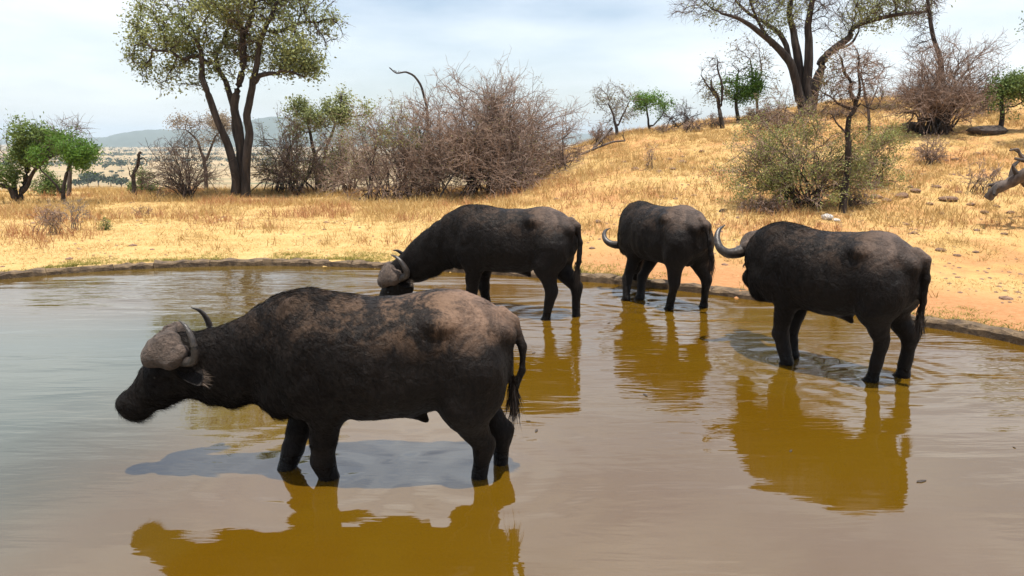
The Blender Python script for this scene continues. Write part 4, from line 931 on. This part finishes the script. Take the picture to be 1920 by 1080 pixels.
# ------------------------------------------------------------------ rocks
def rock_mesh(name, m, seed, sub=2):
    rg = np.random.default_rng(seed); import bmesh
    bm = bmesh.new(); bmesh.ops.create_icosphere(bm, subdivisions=sub, radius=1); k = rg.normal(size=(9, 3)); k /= np.linalg.norm(k, axis=1)[:, None]; dd = rg.uniform(.55, .9, 9)
    for v in bm.verts:
        p = np.array(v.co)
        for n_, d in zip(k, dd):
            e = p @ n_ - d
            if e > 0: p = p - n_ * e * .9
        v.co = p + rg.normal(size=3) * .025
    me = bpy.data.meshes.new(name); bm.to_mesh(me); bm.free(); me.materials.append(m); return me
rm = [rock_mesh('rock', M['rock'], 100 + i) for i in range(6)]
rr_ = random.Random(5)
def put_rock(label, px, py, sw, me, group=None, cat='rock', name='rock', ht=.55):
    g_ = ground(px, py); r = sw / 2 / ppm(g_[1]); o = obj(name, me); o.location = (g_[0], g_[1], g_[2] + r * ht * .35); o.scale = (r, r * rr_.uniform(.7, 1), r * ht); o.rotation_euler = (0, 0, rr_.uniform(0, 6.28)); tag(o, label, cat, group); return o
put_rock('chalky white rock at the foot of the half leafy bush', 1550, 411, 26, rock_mesh('white_rock', M['white_rock'], 201), name='white_rock', ht=.6)
put_rock('smaller pale stone touching the chalky white rock', 1569, 414, 16, rock_mesh('pale_stone', M['white_rock'], 202), name='pale_stone', ht=.5)
put_rock('dark hollow boulder under the large reddish bush', 1712, 246, 46, rock_mesh('boulder', M['lava'], 203), name='boulder', ht=.7)
put_rock('flat dark boulder under the dark green tree', 1850, 250, 70, rock_mesh('boulder', M['lava'], 204), name='boulder', ht=.35)
put_rock('dark lump of rock lying in open straw behind the third buffalo', 1356, 398, 18, rock_mesh('dark_stone', M['lava'], 205), name='dark_stone')
put_rock('brown stone in the straw just above the kerb behind the far buffalo', 1122, 418, 16, rm[1], name='brown_stone')
put_rock('flat pale brown stone on bare soil left of the far buffalo', 1110, 466, 18, rm[2], name='flat_stone', ht=.25)
for i, (x_, y_, s_) in enumerate([(1640, 372, 30), (1665, 378, 22), (1690, 370, 34), (1720, 360, 26), (1760, 352, 20), (1780, 376, 36), (1822, 385, 18), (1610, 360, 16), (1705, 352, 14), (1745, 384, 18), (1800, 362, 16), (1845, 400, 22), (1870, 388, 16), (1765, 402, 14), (1730, 330, 18), (1690, 320, 14), (1795, 300, 16), (1830, 290, 18), (1820, 330, 14), (1640, 340, 14), (1895, 400, 18), (1880, 440, 16), (1760, 470, 22), (1790, 480, 16), (1828, 474, 14)]):
    put_rock('small brown rock lying half buried on the stony slope right of the slender dark tree', x_ + rr_.uniform(-5, 5), y_, s_, rm[i % 6], 'brown rocks on the stony slope', ht=.42)
for i, (x_, y_, s_) in enumerate([(1190, 318, 16), (1215, 312, 20), (1236, 322, 14), (1262, 318, 18), (1280, 306, 22), (1300, 316, 14), (1255, 300, 14), (1315, 285, 16), (1228, 300, 12), (1170, 305, 14)]):
    put_rock('small brown rock among dry tussocks on the open slope behind the far buffalo', x_, y_, s_, rm[(i + 2) % 6], 'brown rocks on the open slope', ht=.42)

# ------------------------------------------------------------------ grass and litter (nobody could count it)
def grass_sheet(name, mt, P, hgt, wid, seed, lean=.5, n_bl=5, rad_=.06):
    """P (N,2) tuft positions, hgt (N)"""
    rg = np.random.default_rng(seed); z = height(P[:, 0], P[:, 1]); k = np.repeat(np.arange(len(P)), n_bl); n = len(k)
    B = np.stack([P[k, 0], P[k, 1], z[k] - .01], -1) + rg.normal(size=(n, 3)) * [rad_, rad_, 0] * (.4 + hgt[k] * 2.5)[:, None]
    D = unit(np.array([0, 0, 1.]) + rg.normal(size=(n, 3)) * [lean, lean, .1]); D[:, 2] = np.abs(D[:, 2]); L = hgt[k] * rg.uniform(.5, 1.15, n); bend = rg.normal(size=(n, 3)) * [.25, .25, .0] * L[:, None]; bend[:, 2] -= .12 * L
    V, T = strands(B, D, L, np.full(n, wid) * rg.uniform(.6, 1.3, n), bend, 2); tt = np.clip(.5 * rg.random(n) + .5 * np.repeat(rg.random(len(P)), n_bl), 0, 1)
    return tag(mk(name, V, T, M[mt], None, False, np.repeat(tt, 5)), kind='stuff')
rg = np.random.default_rng(77)
def scatter(n, x0, x1, y0, y1, dens):
    P = np.stack([rg.uniform(x0, x1, n), rg.uniform(y0, y1, n)], -1); P = P[np.abs(P[:, 0]) < P[:, 1] * .78 + 1.5]
    sd = np.full(len(P), 50.); m = (np.abs(P[:, 0] + 3) < 16) & (np.abs(P[:, 1] - 6) < 14); sd[m] = pond_sd(P[m, 0], P[m, 1]); d = dens(P[:, 0], P[:, 1], sd); k = rg.random(len(P)) < d; return P[k], sd[k]
hillside = lambda x, y: sstep(-1, 4, x)
# trampled short straw
P, sd = scatter(150000, -17, 24, 8, 30, lambda x, y, s: sstep(.35, 1.2, s) * (1 - .85 * hillside(x, y) * sstep(3.2, 1.2, s)) * np.clip(.55 + .6 * vnoise(x * .8, y * .8, 21) - .18 * hillside(x, y), .05, 1))
grass_sheet('short_straw', 'grass', P, rg.uniform(.03, .10, len(P)), .0045, 1, .8, 5, .10)
# standing dry grass behind, thick on the left
P, sd = scatter(75000, -26, 30, 13, 42, lambda x, y, s: np.clip((sstep(18, 24, y) * (1 - hillside(x, y)) + hillside(x, y) * sstep(12.5, 18, y) * .85 + .10 * sstep(14.2, 15.5, y)) * (.45 + .9 * vnoise(x * .55, y * .55, 22)), 0, 1))
grass_sheet('tall_dry_grass', 'grass', P, rg.uniform(.14, .42, len(P)) * (1 - .12 * hillside(P[:, 0], P[:, 1])), .0075, 2, .34, 6, .05)
P, sd = scatter(34000, -26, 30, 15, 36, lambda x, y, s: np.clip((1 - .2 * hillside(x, y)) * (-.15 + 1.1 * vnoise(x * .5 + 7, y * .7, 23)), 0, 1))
grass_sheet('russet_weeds', 'grass_red', P, rg.uniform(.18, .55, len(P)) * (1 - .3 * hillside(P[:, 0], P[:, 1])), .007, 3, .3, 6, .05)
n_ = 16000; q_ = rg.uniform(0, len(POND) * .62, n_); i_ = q_.astype(int); f_ = (q_ - i_)[:, None]; P = POND[i_] * (1 - f_) + POND[(i_ + 1) % len(POND)] * f_ + nrm[i_] * (.20 + .9 * rg.random((n_, 1)) ** 2.2)
P = P[(P[:, 1] > 8) & (rg.random(n_) < np.clip(.25 + .9 * vnoise(P[:, 0] * 1.4, P[:, 1] * 1.4, 24), 0, 1) * (1 - .85 * hillside(P[:, 0], P[:, 1])))]
grass_sheet('green_grass', 'grass_green', P, rg.uniform(.03, .10, len(P)), .004, 4, .8, 5, .05)
P, sd = scatter(26000, -4, 26, 10, 34, lambda x, y, s: sstep(1.0, 3.5, s) * hillside(x, y) * np.clip(vnoise(x * .7, y * .7, 25) * 1.3 + .1, 0, 1))
grass_sheet('hill_tussocks', 'grass', P, rg.uniform(.08, .26, len(P)), .006, 5, .55, 7, .05)
n_ = 16; fx_ = rg.uniform(-3.2, 4.6, n_); fy_ = rg.uniform(3.6, 10.5, n_); ok_ = pond_sd(fx_, fy_) < -.3; fx_, fy_ = fx_[ok_], fy_[ok_]; an = rg.uniform(0, 6.28, len(fx_)); sl = rg.uniform(.012, .05, len(fx_))
cs = np.array([[1, 0], [.35, .32], [-.6, .28], [-1, -.05], [-.3, -.35], [.6, -.22]]); Vf_ = np.stack([fx_[:, None] + sl[:, None] * (cs[:, 0] * np.cos(an)[:, None] - cs[:, 1] * np.sin(an)[:, None]), fy_[:, None] + sl[:, None] * (cs[:, 0] * np.sin(an)[:, None] + cs[:, 1] * np.cos(an)[:, None]), np.full((len(fx_), 6), .005)], -1)
Vf2 = Vf_.copy(); Vf2[..., 2] = -.01; nF = len(fx_); o6 = (np.arange(nF) * 12)[:, None]; topf = o6 + np.arange(6); sidef = np.concatenate([o6 + [k, (k + 1) % 6, 6 + (k + 1) % 6, 6 + k] for k in range(6)])
tag(obj('floating_litter', mk_mesh('floating_litter', np.concatenate([Vf_, Vf2], 1).reshape(-1, 3), [topf, sidef], M['lava'], False)), kind='stuff')
# clods, dung and bits of dark litter on the trodden ground
P, sd = scatter(14000, -16, 22, 8, 30, lambda x, y, s: sstep(.3, .8, s) * (.2 + .8 * hillside(x, y) + .8 * hillside(x, y) * sstep(3.5, 1.5, s)) * np.clip(.35 + vnoise(x * .5, y * .5, 26), .05, 1))
cm = rock_mesh('clod', None, 300, 1); cv = np.array([v.co for v in cm.vertices]); cf = np.array([p.vertices for p in cm.polygons]); bpy.data.meshes.remove(cm)
sz = rg.uniform(.012, .05, len(P)) * (1 + (rg.random(len(P)) < .06) * 1.2); an = rg.uniform(0, 6.28, len(P)); zz = height(P[:, 0], P[:, 1])
Vc = np.stack([cv[None, :, 0] * np.cos(an)[:, None] - cv[None, :, 1] * np.sin(an)[:, None], cv[None, :, 0] * np.sin(an)[:, None] + cv[None, :, 1] * np.cos(an)[:, None], cv[None, :, 2] * .5 + 0 * an[:, None]], -1) * sz[:, None, None] + np.stack([P[:, 0], P[:, 1], zz], -1)[:, None]
tag(mk('dung_clods', Vc.reshape(-1, 3), (cf[None] + (np.arange(len(P)) * len(cv))[:, None, None]).reshape(-1, 3), M['rock'], None, False), kind='stuff')
# separate weeds that stand out
px_bush('dry_weed', 'reddish dry weed clump in the grass before the acacias', 'weed', 100, 440, 66, 138, 378, 71, stems=34, kids=3, twigs=2, spread=.9, thick=.008, low=.5, mats=('twig_brown', 'twig_brown'))
px_bush('dry_weed', 'pale forked dead weed in the grass under the bare grey tree', 'weed', 142, 432, 120, 168, 362, 72, stems=12, kids=3, twigs=2, spread=.5, thick=.010, low=.4, mats=('twig_grey', 'twig_grey'))
px_bush('small_shrub', 'tiny green shrub in the straw near the left trees', 'shrub', 194, 432, 180, 210, 408, 73, stems=10, kids=3, twigs=2, spread=.4, thick=.006, leaf='leaf_mid', nleaf=500, lsize=.04)
px_bush('dry_weed', 'dry bushy weed between the left grass and the dark leafless bush', 'weed', 265, 408, 245, 290, 382, 74, stems=18, kids=3, twigs=2, spread=.7, thick=.008, low=.4)
px_bush('dry_weed', 'thin upright dry stalks on the slope left of the ridge trees', 'weed', 1218, 318, 1195, 1240, 270, 75, stems=10, kids=3, twigs=2, spread=.9, thick=.008, low=.7)
px_bush('dry_weed', 'dense brown dry weed under the leaning half leafy bush', 'weed', 1430, 398, 1375, 1480, 360, 76, stems=40, kids=5, twigs=3, spread=.9, thick=.008, low=.1)
px_bush('dry_weed', 'brown dry weed at the foot of the slender dark tree', 'weed', 1605, 388, 1570, 1640, 352, 77, stems=30, kids=5, twigs=3, spread=.9, thick=.007, low=.1)

# ------------------------------------------------------------------ trees far out on the plain
def far_tree(label, px, py, wpx, seed, group='scattered trees on the far plain'):
    d = ray(px, py); ys = np.linspace(150, 6000, 6000); X = d[0] / d[1] * ys; hit = np.nonzero(CH + d[2] / d[1] * ys < height(X, ys))[0]
    if not len(hit): return
    Y = ys[hit[0]]; p = np.array([X[hit[0]], Y, gz(X[hit[0]], Y)]); r = wpx / 2 / ppm(Y); rg = np.random.default_rng(seed)
    root = thing('plain_tree', label, 'tree', tuple(p), 0, group); hgt = r * rg.uniform(1.1, 1.5)
    V, Q_ = tubes(np.array([[[0, 0, -.3], [.02 * r, 0, hgt * .3], [0, 0, hgt * .7]]]), np.array([[.07, .055, .04]]) * r, 5); mk('trunk', V, Q_, M['bark_dark'], root)
    C = blob_points([(np.array([rg.normal() * .35 * r, rg.normal() * .3 * r, hgt * rg.uniform(.65, .85)]), (r * .65, r * .65, r * .3)) for _ in range(5)], 260, rg, .1); Vl, Fl, tl = leaves(C, r * .28, rg, .2, .05 * r, .8); mk('crown', Vl, Fl, M['leaf_far'], root, False, tl)
for i, (x_, y_, w_) in enumerate([(178, 306, 14), (225, 308, 13), (236, 286, 8), (196, 318, 16), (184, 328, 7), (191, 327, 7), (210, 326, 11), (218, 327, 7), (229, 325, 10), (218, 336, 14), (160, 322, 16), (168, 332, 15), (228, 316, 20), (172, 300, 8), (203, 301, 8), (212, 296, 7), (345, 300, 9), (320, 290, 8), (560, 262, 7), (540, 285, 9)]):
    far_tree('dark rounded tree standing alone on the pale plain far below the ridge', x_, y_, w_, 400 + i)
for i, (x_, y_, w_, lb) in enumerate([(165, 350, 38, 'dark green treetop over the grass just beyond the bright green acacia crown'), (208, 350, 30, 'dark green treetop over the grass midway between bright acacia and dead post-like trunk'), (185, 356, 44, 'broadest dark green treetop showing over the grass at the foot of the slope'),
    (228, 354, 34, 'dark green treetop over the grass close beside the dead post-like trunk'), (150, 354, 30, 'dark green treetop partly behind the bright green acacia'), (236, 347, 20, 'smallest dark green treetop, nearly touching the dead post-like trunk')]):
    far_tree(lb, x_, y_, w_, 450 + i, 'trees at the foot of the slope')
rg = np.random.default_rng(88); n = 2600
yy = rg.choice([1150, 1400, 1900, 2600, 3400], n, p=[.14, .18, .22, .24, .22]) * rg.uniform(.94, 1.06, n); xx = rg.uniform(-.8, .15, n) * yy; kp = vnoise(xx * .006, yy * .01, 31) > -.15; xx, yy = xx[kp], yy[kp]; sz = rg.uniform(4, 9, len(xx)); hz = height(xx, yy)
C = np.repeat(np.stack([xx, yy, hz + sz * .4], -1), 16, 0) + rg.normal(size=(len(xx) * 16, 3)) * np.repeat(sz, 16)[:, None] * [.5, .5, .25]; Vl, Fl, tl = leaves(C, 3.2, rg, .2, .3, .8)
tag(mk('far_woodland', Vl, Fl, M['leaf_far'], None, False, tl), kind='stuff')

# ------------------------------------------------------------------ haze
hm = bpy.data.materials.new('haze'); hm.use_nodes = True; t = hm.node_tree; t.nodes.clear(); pv = t.nodes.new('ShaderNodeVolumePrincipled'); o_ = t.nodes.new('ShaderNodeOutputMaterial'); t.links.new(pv.outputs[0], o_.inputs['Volume'])
pv.inputs['Color'].default_value = (.74, .88, 1.0, 1); pv.inputs['Density'].default_value = .00012; pv.inputs['Anisotropy'].default_value = 0.0
lo, hi = np.array([-9900, -800, -60]), np.array([9900, 10200, 160.])
Vz = np.array([[(lo, hi)[i][0], (lo, hi)[j][1], (lo, hi)[k][2]] for i in (0, 1) for j in (0, 1) for k in (0, 1)]); Fz = [[0, 1, 3, 2], [4, 6, 7, 5], [0, 4, 5, 1], [2, 3, 7, 6], [0, 2, 6, 4], [1, 5, 7, 3]]
hz_ = mk('haze', Vz, np.array(Fz), hm, None, False); tag(hz_, kind='stuff'); hz_.display_type = 'WIRE'
